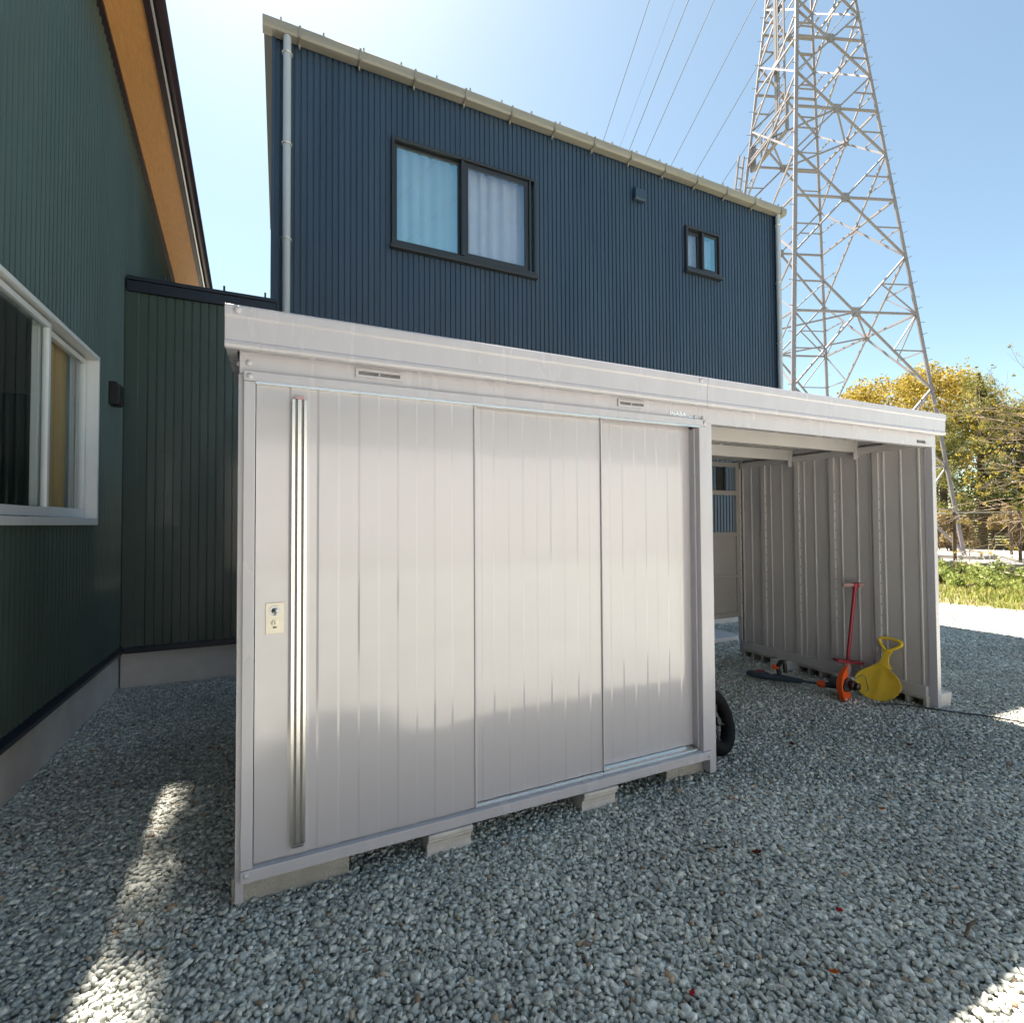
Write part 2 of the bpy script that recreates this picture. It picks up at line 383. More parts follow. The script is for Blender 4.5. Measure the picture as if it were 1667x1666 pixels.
# roof rises away from the gutter
rf = MB().prism([(-.05,YB-.045,6.795),(-.05,YB-.045,6.825),(-.05,9.1,7.32),(-.05,9.1,7.29)], (HX+.14,0,0)).build('roof', M['trim'], bh)
mb = MB()
for i in range(19): x = .12+i*.438; mb.box(x-.008,YB-.10,6.832,x+.008,YB-.07,6.90).cut()
mb.build_each('snow_catch', M['gutter'], rf)
# gutter: rounded trough
prof = [(0,.11),(-.012,.115),(-.115,.115),(-.125,.10),(-.118,.03),(-.10,.004),(-.07,0),(0,0)]
g = MB().prism([(-.06, YB-.02+y, 6.715+z) for y, z in prof], (HX+.16,0,0)).build('gutter', M['gutter'], bh)
mb = MB()
for i in range(13):
    x = .31+i*.643; mb.box(x-.012,YB-.149,6.71,x+.012,YB-.138,6.835); mb.box(x-.012,YB-.14,6.703,x+.012,YB-.03,6.713); mb.box(x-.01,YB-.06,6.665,x+.01,YB-.03,6.7025).cut()
mb.build_each('gutter_bracket', M['gutter'], g)
for X, yy in ((.185, YB-.075), (HX-.04, YB-.07)):
    dp = MB().tube([(X,yy,6.72),(X,yy,0.05)], .041, 16).build('downpipe', M['pipe'], bh, smooth=True)
    mb = MB()
    for z in (6.53,5.52,4.47,3.4,2.4,1.4):
        mb.tube([(X+.049*math.cos(t),yy+.049*math.sin(t),z) for t in np.linspace(0,2*math.pi,16,endpoint=False)], .007, 6, closed=True).cut()
    mb.build_each('pipe_clip', M['bright'], dp, smooth=True)

def frame(mb, x0, x1, z0, z1, y0, y1, w, wb=None):
    wb = wb or w
    mb.box(x0,y0,z0+wb,x0+w,y1,z1-w); mb.box(x1-w,y0,z0+wb,x1,y1,z1-w); mb.box(x0,y0,z0,x1,y1,z0+wb); mb.box(x0,y0,z1-w,x1,y1,z1)
    return mb
def curtain(x0, x1, y, z0, z1, amp, pitch, along='x', seed=0):
    r = random.Random(seed); n = int((x1-x0)/.012); pts = []; ph = 0
    for i in range(n+1):
        s = x0+(x1-x0)*i/n; ph += .012/pitch*2*math.pi*r.uniform(.4,1.6); pts.append((s, y+amp*math.sin(ph)+amp*.5*math.sin(ph*.37+1)))
    mb = MB()
    for (a, ya), (b, yb_) in zip(pts[:-1], pts[1:]):
        q = [(a,ya,z0),(b,yb_,z0),(b,yb_,z1),(a,ya,z1)] if along == 'x' else [(ya,a,z0),(yb_,b,z0),(yb_,b,z1),(ya,a,z1)]
        mb.add(q, [(0,1,2,3)])
    return mb
# big sliding window
x0,x1,z0,z1 = W1
w = frame(MB(), x0, x1, z0, z1, YB-.05, YB+.06, .034, .045); w.box(2.205,YB-.048,z0+.06,2.245,YB+.06,z1-.045); w.box(3.165,YB-.046,z0+.06,3.19,YB+.05,z1-.045)
w.box(x0-.02,YB-.075,z0-.045,x1+.02,YB-.0,z0+.0)
w = w.build('window', M['frame_dark'], bh, bevel=.004)
frame(MB(), x0+.045, 2.205, z0+.06, z1-.045, YB+.015, YB+.045, .03, .035).build('sash', M['frame_dark'], w, bevel=.003)
frame(MB(), 2.25, 3.165, z0+.06, z1-.045, YB-.02, YB+.012, .055, .05).build('sash', M['frame_dark'], w, bevel=.003)
MB().box(x0+.06,YB+.026,z0+.08,2.19,YB+.032,z1-.06).build('pane', M['pane_sky'], w)
MB().box(2.29,YB-.008,z0+.1,3.12,YB-.002,z1-.09).build('pane', M['pane'], w)
MB().box(3.19,YB+.0,z0+.07,3.225,YB+.006,z1-.05).build('pane', M['pane_sky'], w)
curtain(x0+.03, x1-.03, YB+.11, z0+.02, z1-.02, .022, .16, seed=3).build('curtain', M['curtain'], w, smooth=True)
# small window
x0,x1,z0,z1 = W2
w = frame(MB(), x0, x1, z0, z1, YB-.05, YB+.06, .034, .04); w.box(6.265,YB-.048,z0+.05,6.305,YB+.06,z1-.045)
w.box(x0-.02,YB-.08,z0-.05,x1+.02,YB,z0)
w = w.build('window', M['frame_dark'], bh, bevel=.004)
frame(MB(), x0+.045, 6.265, z0+.05, z1-.045, YB+.015, YB+.045, .05, .04).build('sash', M['frame_dark'], w, bevel=.003)
frame(MB(), 6.30, x1-.045, z0+.05, z1-.045, YB-.02, YB+.01, .035, .04).build('sash', M['frame_dark'], w, bevel=.003)
MB().box(x0+.08,YB+.026,z0+.08,6.23,YB+.032,z1-.08).build('pane', M['pane'], w)
MB().box(6.33,YB-.008,z0+.08,x1-.08,YB-.002,z1-.08).build('pane', M['pane_sky'], w)
curtain(x0+.03, x1-.03, YB+.15, z0+.02, z1-.02, .012, .1, seed=5).build('curtain', M['curtain'], w, smooth=True)
MB().prism([(4.92,YB-.012,6.19),(4.92,YB-.075,6.19),(4.92,YB-.085,6.22),(4.92,YB-.085,6.35),(4.92,YB-.06,6.375),(4.92,YB-.012,6.375)], (.19,0,0)).build('vent_hood', M['blue'], bh, bevel=.004)

bh.scale = (.93,.93,.93); bh.location = (3.728,7.297,.095)
# ------------------------------------------------------------------ green house on the left
XG = -1.06
gh = thing('green_house', (-4,1,0), 'dark green corrugated metal house with a wooden soffit, at the left', 'house')
WG = (.35, 2.37, 1.385, 2.525)
def rake(y): return 5.07-.27*(y-2.3)
mb = MB(); sheet(mb, 'y', XG, 1, prof_wave(-6, 6.0, .056, .0095), .33, lambda s: rake(s)-.005, [WG]); mb.build('side_wall', M['green'], gh, smooth=True)
mb = MB()
sheet(mb, 'x', -6, -1, prof_wave(-9, XG, .09, .007, 4), .33, rake(-6)); sheet(mb, 'x', 6, 1, prof_wave(-9, XG, .09, .007, 4), .33, rake(6))
sheet(mb, 'y', -9, -1, prof_wave(-6, 6, .09, .007, 4), .33, lambda s: rake(s), [(-2.6,-1.4,1.2,2.2),(3.2,4.4,1.2,2.2)]); mb.build('rear_wall', M['green'], gh)
MB().box(-8.95,-5.95,0,XG-.012,6,.335).build('foundation', M['conc'], gh)
MB().box(-8.9,-5.9,.336,XG-.05,5.9,.40).build('floor', M['floorboard'], gh)
MB().box(-8.9,-5.9,2.95,XG-.05,5.9,3.0).build('ceiling', M['frame_white'], gh)
MB().prism([(XG-.01,-6,.31),(XG+.022,-6,.305),(XG+.028,-6,.335),(XG+.012,-6,.365),(XG-.01,-6,.365)], (0,9.14,0)).build('drip_trim', M['trim'], gh)
def rslab(mb, xa, xb, za, zb, ya=-6.4, yb=6.5):
    mb.prism([(xa,ya,rake(ya)+za),(xb,ya,rake(ya)+za),(xb,ya,rake(ya)+zb),(xa,ya,rake(ya)+zb)], (0,yb-ya,rake(yb)-rake(ya))); return mb
roof = rslab(MB(), -9.3, -.70, .06, .15).build('roof', M['brown'], gh)
rslab(MB(), -1.02, -.77, 0.0, .058).build('soffit', M['wood'], gh)
rslab(MB(), -1.062, -1.021, -.03, .057).build('wall_edge_trim', M['brown'], gh)
r2 = rslab(MB(), -.769, -.735, -.02, .059); r2.build('rake_board', M['brown'], gh)
mb = MB(); ya, yb = -6.4, 6.5
mb.tube([(-.69,ya,rake(ya)+.09),(-.69,yb,rake(yb)+.09)], .048, 14); rslab(mb, -.735, -.728, -.01, .1); mb.build('rake_cap', M['brown'], gh, smooth=True)
rslab(MB(), -.727, -.716, .005, .03).build('rake_flashing', M['bright'], gh)
# sliding window, white frame
y0,y1,z0,z1 = WG
def framey(mb, y0, y1, z0, z1, x0, x1, w, wb=None):
    wb = wb or w
    mb.box(x0,y0,z0+wb,x1,y0+w,z1-w); mb.box(x0,y1-w,z0+wb,x1,y1,z1-w); mb.box(x0,y0,z0,x1,y1,z0+wb); mb.box(x0,y0,z1-w,x1,y1,z1); return mb
w = framey(MB(), y0-.02, y1+.02, z0-.02, z1+.02, XG-.09, XG+.035, .028, .045)
w = w.build('window', M['frame_white'], gh, bevel=.004)
framey(MB(), y0+.02, 1.63, z0+.03, z1-.02, XG-.022, XG+.008, .032, .05).build('sash', M['frame_white'], w, bevel=.003)
framey(MB(), 1.58, y1-.02, z0+.03, z1-.02, XG-.062, XG-.03, .034, .06).build('sash', M['frame_white'], w, bevel=.003)
MB().box(XG-.01,y0+.05,z0+.08,XG-.004,1.595,z1-.055).build('pane', M['pane_dim'], w)
MB().box(XG-.05,1.62,z0+.09,XG-.044,y1-.06,z1-.06).build('pane', M['pane_dim'], w)
curtain(y0+.02, 1.42, XG-.16, z0-.1, z1+.1, .03, .17, 'y', 2).build('curtain', M['curtain_grey'], w, smooth=True)
curtain(1.66, 2.25, XG-.105, z0-.1, z1+.1, .022, .13, 'y', 4).build('curtain', M['curtain_tan'], w, smooth=True)
curtain(2.255, 2.40, XG-.12, z0-.1, z1+.1, .022, .12, 'y', 6).build('curtain', M['curtain_grey'], w, smooth=True)
MB().prism([(XG+.004,2.72,2.29),(XG+.058,2.72,2.29),(XG+.07,2.72,2.31),(XG+.07,2.72,2.44),(XG+.05,2.72,2.465),(XG+.004,2.72,2.465)], (0,.13,0)).build('vent_hood', M['black'], gh, bevel=.004)
# low wing joining the two houses
YW = 3.14
mb = MB(); sheet(mb, 'x', YW, -1, prof_groove(XG+.10, .045, .0635, .006, .010, .003), .32, 3.36)
sheet(mb, 'y', .045, 1, prof_groove(YW+.014, YW+.45, .089, .007, .012, .004), .32, 3.36); mb.build('wing_wall', M['green'], gh)
MB().box(XG+.005,YW-.012,.32,XG+.10,YW+.016,3.36).build('corner_trim', M['green'], gh, bevel=.003)
MB().box(XG+.0,YW+.012,0,.04,YW+.5,.325).build('wing_foundation', M['conc'], gh)
MB().box(XG+.03,YW-.028,.30,.06,YW+.02,.352).build('drip_trim', M['trim'], gh, bevel=.003)
c = MB().box(XG+.02,YW-.04,3.33,.09,YW+.42,3.42); c.box(XG+.02,YW-.055,3.421,.10,YW+.42,3.452); c = c.build('wing_coping', M['trim'], gh, bevel=.004)
mb = MB()
for x in (-.78,-.33,.0): mb.box(x-.008,YW-.04,3.452,x+.008,YW-.02,3.50).cut()
mb.build_each('snow_catch', M['trim'], c)

# ------------------------------------------------------------------ storage shed with open bay
S = thing('storage_shed', (2.2,.85,0), 'pale grey steel storage shed with sliding doors and an open bay', 'shed')
X1, X2, DP = 2.255, 4.45, 1.72
# fascia in two lengths
def fascia(xa, xb):
    pr = [(-.052,2.128),(-.062,2.126),(-.068,2.118),(-.068,2.088),(-.062,2.080),(-.060,2.004),(-.064,1.998),(-.066,1.986),(-.060,1.977),(-.048,1.974),(.004,1.984),(.004,1.996),(-.04,1.99),(-.046,2.118)]
    return MB().prism([(xa,y,z) for y, z in pr], (xb-xa,0,0)).build('fascia', M['shed'], S, bevel=.0015)
fa = fascia(-.055, 2.168); fb = fascia(2.1695, 4.452)
mb = MB()
for x, z in ((-.015,2.106),(2.12,2.106)): mb.lathe((x,-.068,z), (0,-1,0), [(0,.013),(.004,.013),(.008,.008),(.009,.001)], 12).cut()
mb.build_each('bolt_head', M['shed'], fa, smooth=True)
for xa, xb in ((-.055,-.02),(4.415,4.452)):
    MB().box(xa,-.044,1.98,xb,1.78,2.10).build('side_fascia', M['shed'], S, bevel=.003)
# ribbed roof
mb = MB(); pr = prof_groove(-.02, 4.415, .125, .03, .025, .012)
def rz(y): return 2.085-.035*(y+.04)
for (sa, oa), (sb, ob) in zip(pr[:-1], pr[1:]):
    for dz in (0, -.004):
        mb.add([(sa,-.045,rz(-.045)+oa+dz),(sb,-.045,rz(-.045)+ob+dz),(sb,1.78,rz(1.78)+ob+dz),(sa,1.78,rz(1.78)+oa+dz)], [(0,1,2,3)])
mb.build('roof', M['shed_in'], S)
# head panel over the doors, with two louvres
h = MB().box(-.012,.0,1.905,2.16,.035,1.988).build('head_panel', M['shed'], S)
MB().box(2.1615,.001,1.898,X2,.045,1.988).build('bay_beam', M['shed'], S, bevel=.002)
for xa, xb in ((.388,.571),(1.635,1.80)):
    mb = frame(MB(), xa, xb, 1.937, 1.972, -.008, .0, .010)
    for k in range(3): mb.box(xa+.010,-.0050,1.9500+k*.0050,xb-.0085,-.0005,1.9512+k*.0050)
    mb.box((xa+xb)/2-.003,-.0038,1.9455,(xa+xb)/2+.003,-.0005,1.9635)
    v = mb.build('louvre', M['shed'], S)
    MB().box(xa+.008,-.0012,1.945,xb-.008,.0,1.9635).build('louvre_slot', M['mesh'], v)
# posts and door frame
MB().box(-.016,.004,.03,.012,.055,1.9045).build('corner_post', M['shed'], S, bevel=.002)
MB().box(X1-.045,-.004,.025,X1,.06,1.8975).build('centre_post', M['shed'], S, bevel=.002)
MB().box(X2-.045,.002,.02,X2,.06,1.8975).build('bay_post', M['shed'], S, bevel=.002)
MB().box(X2-.045,DP-.06,.03,X2,DP,2.02).build('rear_post', M['shed_in'], S, bevel=.002)
MB().box(X1-.045,DP-.06,.03,X1,DP,2.02).build('rear_post', M['shed_in'], S, bevel=.002)
df = MB(); df.box(.002,-.016,.152,.040,.05,1.876); df.box(2.158,-.012,.152,2.2085,.05,1.876); df.box(.002,-.018,1.877,2.2085,.035,1.9125)
df = df.build('door_frame', M['shed'], S, bevel=.0025)
MB().box(.040,-.021,1.868,2.158,-.004,1.8765).build('head_strip', M['alu'], df)
MB().box(2.1485,.018,.165,2.1575,.06,1.866).build('jamb_seal', M['shed'], df)
mb = MB()
for x, y, z in ((.018,-.001,1.945),(.022,-.018,1.893),(2.137,-.001,1.9245),(2.195,-.001,1.9245),(2.19,-.018,1.895),(.02,-.018,.135),(2.19,-.018,.128)):
    mb.lathe((x,y,z), (0,-1,0), [(0,.0105),(.003,.0105),(.0065,.007),(.0075,.001)], 12).cut()
mb.lathe((-.016,.03,1.945), (-1,0,0), [(0,.010),(.004,.010),(.008,.005)], 10)
mb.build_each('bolt_head', M['shed'], df, smooth=True)
# bottom rail and door track
MB().box(.002,-.020,.108,2.2085,.02,.151).build('bottom_rail', M['shed'], S, bevel=.0025)
tr = MB().box(.04,-.002,.1515,2.158,.012,.158); tr.box(.885,.012,.1515,2.158,.03,.162); tr.box(.885,.03,.1515,2.158,.052,.160); tr.box(1.5,.052,.1515,2.158,.07,.168)
tr.build('door_track', M['alu'], S)
# sliding door leaves
def leaf_prof(x0, x1, marks, d=.0016, sl=.009, start=0):
    pr = [(x0, start*d)]; lvl = start
    for m_ in marks:
        pr.append((m_-sl/2, lvl*d)); lvl = 1-lvl; pr.append((m_+sl/2, lvl*d))
    pr.append((x1, lvl*d)); return pr
def door(x0, x1, y, marks, z0, z1, lip):
    pr = leaf_prof(x0, x1, marks); mb = MB(); sheet(mb, 'x', y, -1, pr, z0, z1)
    mb.add([(x0,y-pr[0][1],z0),(x0,y+.028,z0),(x0,y+.028,z1),(x0,y-pr[0][1],z1)], [(0,1,2,3)])
    mb.add([(x1,y-pr[-1][1],z0),(x1,y+.028,z0),(x1,y+.028,z1),(x1,y-pr[-1][1],z1)], [(0,1,2,3)])
    return mb.build('sliding_door', M['door'], S)
d1 = door(.0425, .886, -.002, [.155,.219,.252,.327,.402,.478,.553,.630,.705,.780], .160, 1.8675, 1)
d2 = door(.875, 1.552, .028, [.925,.982,1.054,1.127,1.198,1.27,1.342,1.415,1.482], .164, 1.8766, 1)
d3 = door(1.54, 2.150, .056, [1.625,1.70,1.775,1.85,1.922,1.995,2.075], .170, 1.902, 1)
MB().box(.878,-.008,.160,.887,.024,1.8665).build('door_edge', M['shed'], d1, bevel=.001)
# recessed pull: three bright ribs in a channel running nearly the whole height
MB().box(1.547,.018,.164,1.554,.05,1.872).build('door_edge', M['shed'], d2, bevel=.001)
hn = MB(); bed = MB(); y = -.0066
for xa, xb, dp in ((.1605,.1715,.010),(.1715,.180,.0008),(.180,.193,.009),(.193,.2015,.0008),(.2015,.2115,.010)): (hn if dp > .005 else bed).box(xa,y-dp,.200,xb,y+.004,1.826)
hn = hn.build('pull_handle', M['chan'], d1, bevel=.0006); bed.build('handle_channel', M['frame_grey'], d1)
MB().box(.169,-.0185,1.8265,.2035,-.0068,1.8365).build('end_cap', M['pinkc'], hn, bevel=.002)
MB().box(.1665,-.0175,.188,.207,-.0068,.1985).build('end_cap', M['chrome'], hn, bevel=.001)
# lock plate
lp = MB().box(.0765,-.0055,.966,.1365,-.0021,1.078).build('lock_plate', M['plate'], d1, bevel=.0008)
lk = MB().lathe((.1065,-.0056,1.049), (0,-1,0), [(0,.0195),(.003,.0195),(.0035,.018),(.0025,.0145),(.0042,.008),(.0055,.006),(.0056,.001)], 28).build('lock_dial', M['chrome'], lp, smooth=True)
MB().lathe((.1065,-.0112,1.049), (0,-1,0), [(0,.004),(.0012,.0035)], 14).build('dial_centre', M['mesh'], lp)
MB().box(.1018,-.0098,1.0338,.1112,-.0088,1.0365).build('dial_mark', M['mesh'], lp)
MB().lathe((.1065,-.0056,1.005), (0,-1,0), [(0,.0135),(.0015,.0135),(.002,.0085),(.004,.0078),(.0042,.001)], 22).build('key_cylinder', M['plate'], lp, smooth=True)
MB().box(.1055,-.0106,1.000,.1078,-.0097,1.010).build('keyhole', M['mesh'], lp)
MB().box(.1005,-.0066,.9865,.1125,-.0056,.9925).build('lock_mark', M['mesh'], lp)
# lettering
def text(body, x0, x1, z, y, m_, parent, name, hgt=None):
    cu = bpy.data.curves.new(name, 'FONT'); cu.body = body; cu.extrude = .1; cu.offset = .008
    t = bpy.data.objects.new(name, cu); COL.objects.link(t)
    dg = bpy.context.evaluated_depsgraph_get(); dg.update(); me = bpy.data.meshes.new_from_object(t.evaluated_get(dg)); bpy.data.objects.remove(t)
    V = np.array([v.co[:] for v in me.vertices]); mn, mx_ = V.min(0), V.max(0)
    sx = (x1-x0)/(mx_[0]-mn[0]); sz = (hgt/(mx_[1]-mn[1])) if hgt else sx
    org = ORG[parent.name]
    for v in me.vertices:
        c_ = v.co.copy(); dpt = (c_.z-mn[2])/max(mx_[2]-mn[2],1e-6)
        v.co = (x0+(c_.x-mn[0])*sx-org[0], y-.003*dpt-org[1], z+(c_.y-mn[1])*sz-org[2])
    me.materials.clear(); me.materials.append(m_)
    o = bpy.data.objects.new(name, me); COL.objects.link(o); o.parent = parent; ORG[o.name] = org; return o
M['letter'] = mat('silver_letters', (.86,.93,.95), .3, metal=.3)
M['letter_dark'] = mat('dark_letters', (.10,.095,.10), .5)
text('INABA', 1.968, 2.076, 1.9225, -.0002, M['letter'], S, 'lettering', .022)
MB().box(2.094,-.0024,1.918,2.128,.0,1.9265).build('name_tab', M['alu'], S, bevel=.0006)
text('INABA', 4.215, 4.322, 1.916, .0008, M['letter_dark'], S, 'lettering', .021)
MB().box(4.337,-.0006,1.915,4.378,.001,1.9235).build('name_tab', M['shed'], S)
# walls of the closed half (behind the doors) and its floor
mb = MB(); pr = prof_groove(.055, DP, .17, .02, .006)
sheet(mb, 'y', -.004, -1, pr, .10, 1.98); sheet(mb, 'y', X1-.012, 1, pr, .10, 2.0); sheet(mb, 'x', DP, 1, prof_groove(0, X1, .17, .02, .006), .10, 2.0)
mb.build('side_wall', M['shed'], S)
MB().box(.0,.075,.10,2.21,DP-.01,.14).build('floor', M['shed_in'], S)
# right-hand wall of the open bay, seen from inside
bay = MB(); XW = 4.405
pts = [.06]; marks = [.09,.21,.33,.43,.53,.66,.89,.99,1.21,1.33,1.55,1.65]
pr = [(.055,0)]
for m_ in marks: pr += [(m_-.010,0),(m_-.005,.0055),(m_+.005,.0055),(m_+.010,0)]
pr.append((DP-.05,0))
sheet(bay, 'y', XW, -1, pr, .165, 1.905); bay.add([(XW+.03,.055,.1),(XW+.03,DP-.05,.1),(XW+.03,DP-.05,1.98),(XW+.03,.055,1.98)], [(0,1,2,3)])
bay = bay.build('bay_wall', M['shed_in'], S)
for yy in (.38,.73,1.05,1.40,1.69):
    mb = MB().box(XW-.022,yy-.02,.166,XW-.001,yy+.02,1.905); nf = len(mb.f)
    for k in range(14):
        z = .55+k*.082; mb.box(XW-.0125,yy-.0215,z-.006,XW-.006,yy-.0195,z+.006)
    st = mb.build('wall_stud', M['shed_in'], bay); st.data.materials.append(M['mesh'])
    for p in st.data.polygons:
        if p.index >= nf: p.material_index = 1
MB().box(4.375,.06,.092,4.43,DP-.06,.166).build('sill_rail', M['shed_in'], S, bevel=.003)
MB().box(4.385,.06,1.904,4.425,DP-.06,1.96).build('top_rail', M['shed_in'], S, bevel=.003)
for yy in (.515,1.095):
    b_ = MB().box(X1,yy,1.925,4.37,yy+.03,2.018).build('roof_beam', M['shed_in'], S, bevel=.002)
    mb = MB().prism([(4.34,yy-.004,1.925),(4.34,yy-.004,1.865),(4.384,yy-.004,1.865),(4.384,yy-.004,1.885),(4.405,yy-.004,1.885),(4.405,yy-.004,2.02),(4.355,yy-.004,2.02),(4.355,yy-.004,1.925)], (0,.003,0)); mb.build('beam_bracket', M['shed_in'], b_)
# framed screen at the back of the bay
sc = frame(MB(), 3.10, 4.385, .405, 1.965, DP-.045, DP-.01, .045, .05)
sc.box(3.145,DP-.043,.80,4.34,DP-.012,.835); sc.box(3.145,DP-.043,1.215,4.34,DP-.012,1.26); sc.box(3.145,DP-.043,1.635,4.34,DP-.012,1.68)
sc.box(3.7,DP-.042,.455,3.735,DP-.013,1.215)
sc = sc.build('back_screen', M['screen'], S, bevel=.003)
MB().box(3.145,DP-.03,.455,4.34,DP-.02,.80).build('screen_panel', M['screen'], sc); MB().box(3.145,DP-.03,.835,4.34,DP-.02,1.215).build('screen_panel', M['screen'], sc)
MB().box(3.145,DP-.03,1.68,4.34,DP-.024,1.92).build('pane', M['pane'], sc)
MB().box(4.18,DP-.042,1.68,4.20,DP-.031,1.92).build('screen_mullion', M['frame_dark'], sc); MB().box(4.08,DP-.036,1.68,4.17,DP-.031,1.915).build('screen_shutter', M['frame_dark'], sc)

# ------------------------------------------------------------------ blocks under the shed
def block_mesh(name, loc, L, Wd, H, label, group, m_, notch=0):
    t = MB(); x, y, z = loc
    if notch:
        pr = [(-.5,0),(-.5,.16),(-.44,.22),(-.40,.42),(-.43,.70),(-.5,.76),(-.5,.86),(-.46,.90),(-.46,1),(.46,1),(.46,.90),(.5,.86),(.5,.76),(.43,.70),(.40,.42),(.44,.22),(.5,.16),(.5,0)]
        t.prism([(x+a*Wd, y, z+b*H) for a, b in pr], (0,L,0))
    else: t.box(x-Wd/2, y, z, x+Wd/2, y+L, z+H)
    o = t.build(name, m_, bevel=.004)
    for v in o.data.vertices: v.co -= Vector((x,y,z))
    o.location = (x,y,z); return tag(o, label, 'concrete block', group)
GB = 'concrete blocks carrying the shed'
block_mesh('concrete_block', (.172,.03,-.05), .15, .40, .157, 'weathered tan concrete block under the front left corner of the shed', GB, M['block'])
def pedestal(xc, label):
    prf = [(-.012,0),(-.012,.022),(.004,.034),(.012,.07),(.008,.094),(-.008,.106),(-.008,.116),(-.016,.122),(-.016,.138),(-.002,.138)]
    mb = MB(); Wd = .19
    prf = [(y-.012, z) for y, z in prf]
    poly = [(xc-Wd/2, y, z-.032) for y, z in prf]+[(xc-Wd/2,.17,.106),(xc-Wd/2,.17,-.032)]
    mb.prism(poly, (Wd,0,0)); o = mb.build('pedestal_block', M['pedestal'], bevel=.003)
    for v in o.data.vertices: v.co -= Vector((xc,0,-.032))
    o.location = (xc,0,-.032); return tag(o, label, 'concrete block', GB)
pedestal(.765, 'pale moulded pedestal block under the left sliding door')
pedestal(1.503, 'pale moulded pedestal block under the middle of the shed front, near the right door')
block_mesh('concrete_block', (2.09,.05,-.05), .15, .26, .157, 'tan concrete block under the shed front beside the centre post', GB, M['block'])
def hollow(xc, y, L, label, z=-.035, H=.13, Wd=.12, rz=0):
    """three-core hollow block lying on its side, cores open towards -X"""
    mb = MB(); t = .022; n = 3; cw = (L-t*(n+1))/n
    mb.box(-Wd/2,0,0,Wd/2,L,.022); mb.box(-Wd/2,0,H-.022,Wd/2,L,H)
    for i in range(n+1): yy = i*(cw+t); mb.box(-Wd/2,yy,.022,Wd/2,yy+t,H-.022)
    for i in range(n): yy = i*(cw+t)+t; mb.box(Wd/2-.02,yy,.022,Wd/2-.001,yy+cw,H-.022)
    o = mb.build('hollow_block', M['block'], bevel=.003); o.location = (xc,y,z); o.rotation_euler = (0,0,rz)
    return tag(o, label, 'concrete block', GB)
hollow(4.415, .05, .37, 'grey hollow concrete block beside the yellow sled, under the open bay wall')
hollow(4.415, .72, .34, 'grey hollow concrete block behind the red pogo stick, under the bay wall')
hollow(4.415, 1.30, .34, 'grey hollow concrete block under the far end of the bay wall')
block_mesh('pedestal_block', (4.545,.02,-.04), .15, .17, .145, 'pale concrete block end jutting out right of the bay post', GB, M['pedestal'], notch=1)
block_mesh('concrete_block', (4.40,1.12,-.05), .14, .26, .14, 'pale solid block beside the far hollow block under the bay wall', GB, M['pedestal'])
# step and stepping stones behind the bay
tag(MB().box(4.4,2.95,-.02,6.6,3.5,.17).build('concrete_step', M['pedestal'], bevel=.01), 'pale concrete step seen under the screen at the back of the bay', 'step')
tag(MB().box(4.15,2.18,-.02,5.0,2.62,.055).build('paving_slab', M['pedestal'], bevel=.008), 'pale square paving slab on the gravel behind the shed', 'paving slab')

# ------------------------------------------------------------------ things in the bay
CR = Vector((.908,-.419,0)); CF = Vector((.419,.908,0)); UP = Vector((0,0,1))
# pogo stick
A, B = Vector((4.285,.585,.03)), Vector((4.355,.53,.85)); ax = (B-A).normalized()
t = thing('pogo_stick', A, 'red pogo stick with a pale pink grip leaning on the bay wall', 'pogo stick')
MB().tube([A+ax*.20, B-ax*.01], .0135, 14).build('stem', M['red'], t, smooth=True)
g = CR*.105; c0 = B
MB().tube([c0-g, c0-g*.95, c0-g*.12], [.012,.017,.0155], 14).build('grip', M['pink'], t, smooth=True)
MB().tube([c0+g*.12, c0+g*.95, c0+g], [.0155,.017,.012], 14).build('grip', M['pink'], t, smooth=True)
MB().tube([c0-g*.2, c0+g*.2], .019, 14).tube([c0-ax*.05, c0+ax*.012], [.0145,.022], 14).build('grip_clamp', M['red'], t, smooth=True)
pc = A+ax*.205; dr = (CR-UP*.12).normalized()
MB().bar(pc-dr*.108-CF*.01, pc+dr*.108-CF*.01, .075, .022).build('foot_plate', M['red'], t, bevel=.006)
MB().tube([A+ax*.0, A+ax*.02, A+ax*.10, A+ax*.20], [.034,.036,.032,.026], 16).build('spring_sleeve', M['pinkc'], t, smooth=True)
MB().tube([A-ax*.03, A+ax*.003], [.024,.03], 14).build('rubber_foot', M['rubber'], t, smooth=True)

# yellow sled: dished disc, neck and looped handle leaning on the wall
t = thing('snow_sled', (4.25,.3,.02), 'yellow plastic snow sled with a looped handle leaning on the bay wall', 'sled')
def sl(u, z, off=0):
    """u to the right in the photo (towards -Y), z height"""
    return Vector((4.225+.19*(z/.44)-off, .312-u, z+.015))
body = []
for k in range(48):
    a = 2*math.pi*k/48; r_ = 1.0
    u, z = .162*math.cos(a), .120*math.sin(a)
    if z > .0: u *= (1-.34*(z/.12)**2); z *= 1+.10*max(0,math.cos(a*2-math.pi))
    body.append((u-.008, .122+z))
mb = MB(); rings = 7; vs = []; fs = []
for side in (0, 1):
    for i in range(rings+1):
        f_ = i/rings
        for (u, z) in body:
            uu, zz = -.008+(u+.008)*f_, .122+(z-.122)*f_
            dish = .022*(f_**3) + .007*math.exp(-(uu/.03)**2)*(1 if zz < .2 else .6)
            vs.append(sl(uu, zz, dish+(.006 if side else 0)))
    for i in range(rings):
        for k in range(48):
            k2 = (k+1) % 48; b_ = side*(rings+1)*48; fs.append((b_+i*48+k, b_+i*48+k2, b_+(i+1)*48+k2, b_+(i+1)*48+k))
for k in range(48):
    k2 = (k+1) % 48; a_ = rings*48; b_ = (rings+1)*48+rings*48; fs.append((a_+k, a_+k2, b_+k2, b_+k))
mb.add(vs, fs); mb.build('seat_dish', M['yellow'], t, smooth=True)
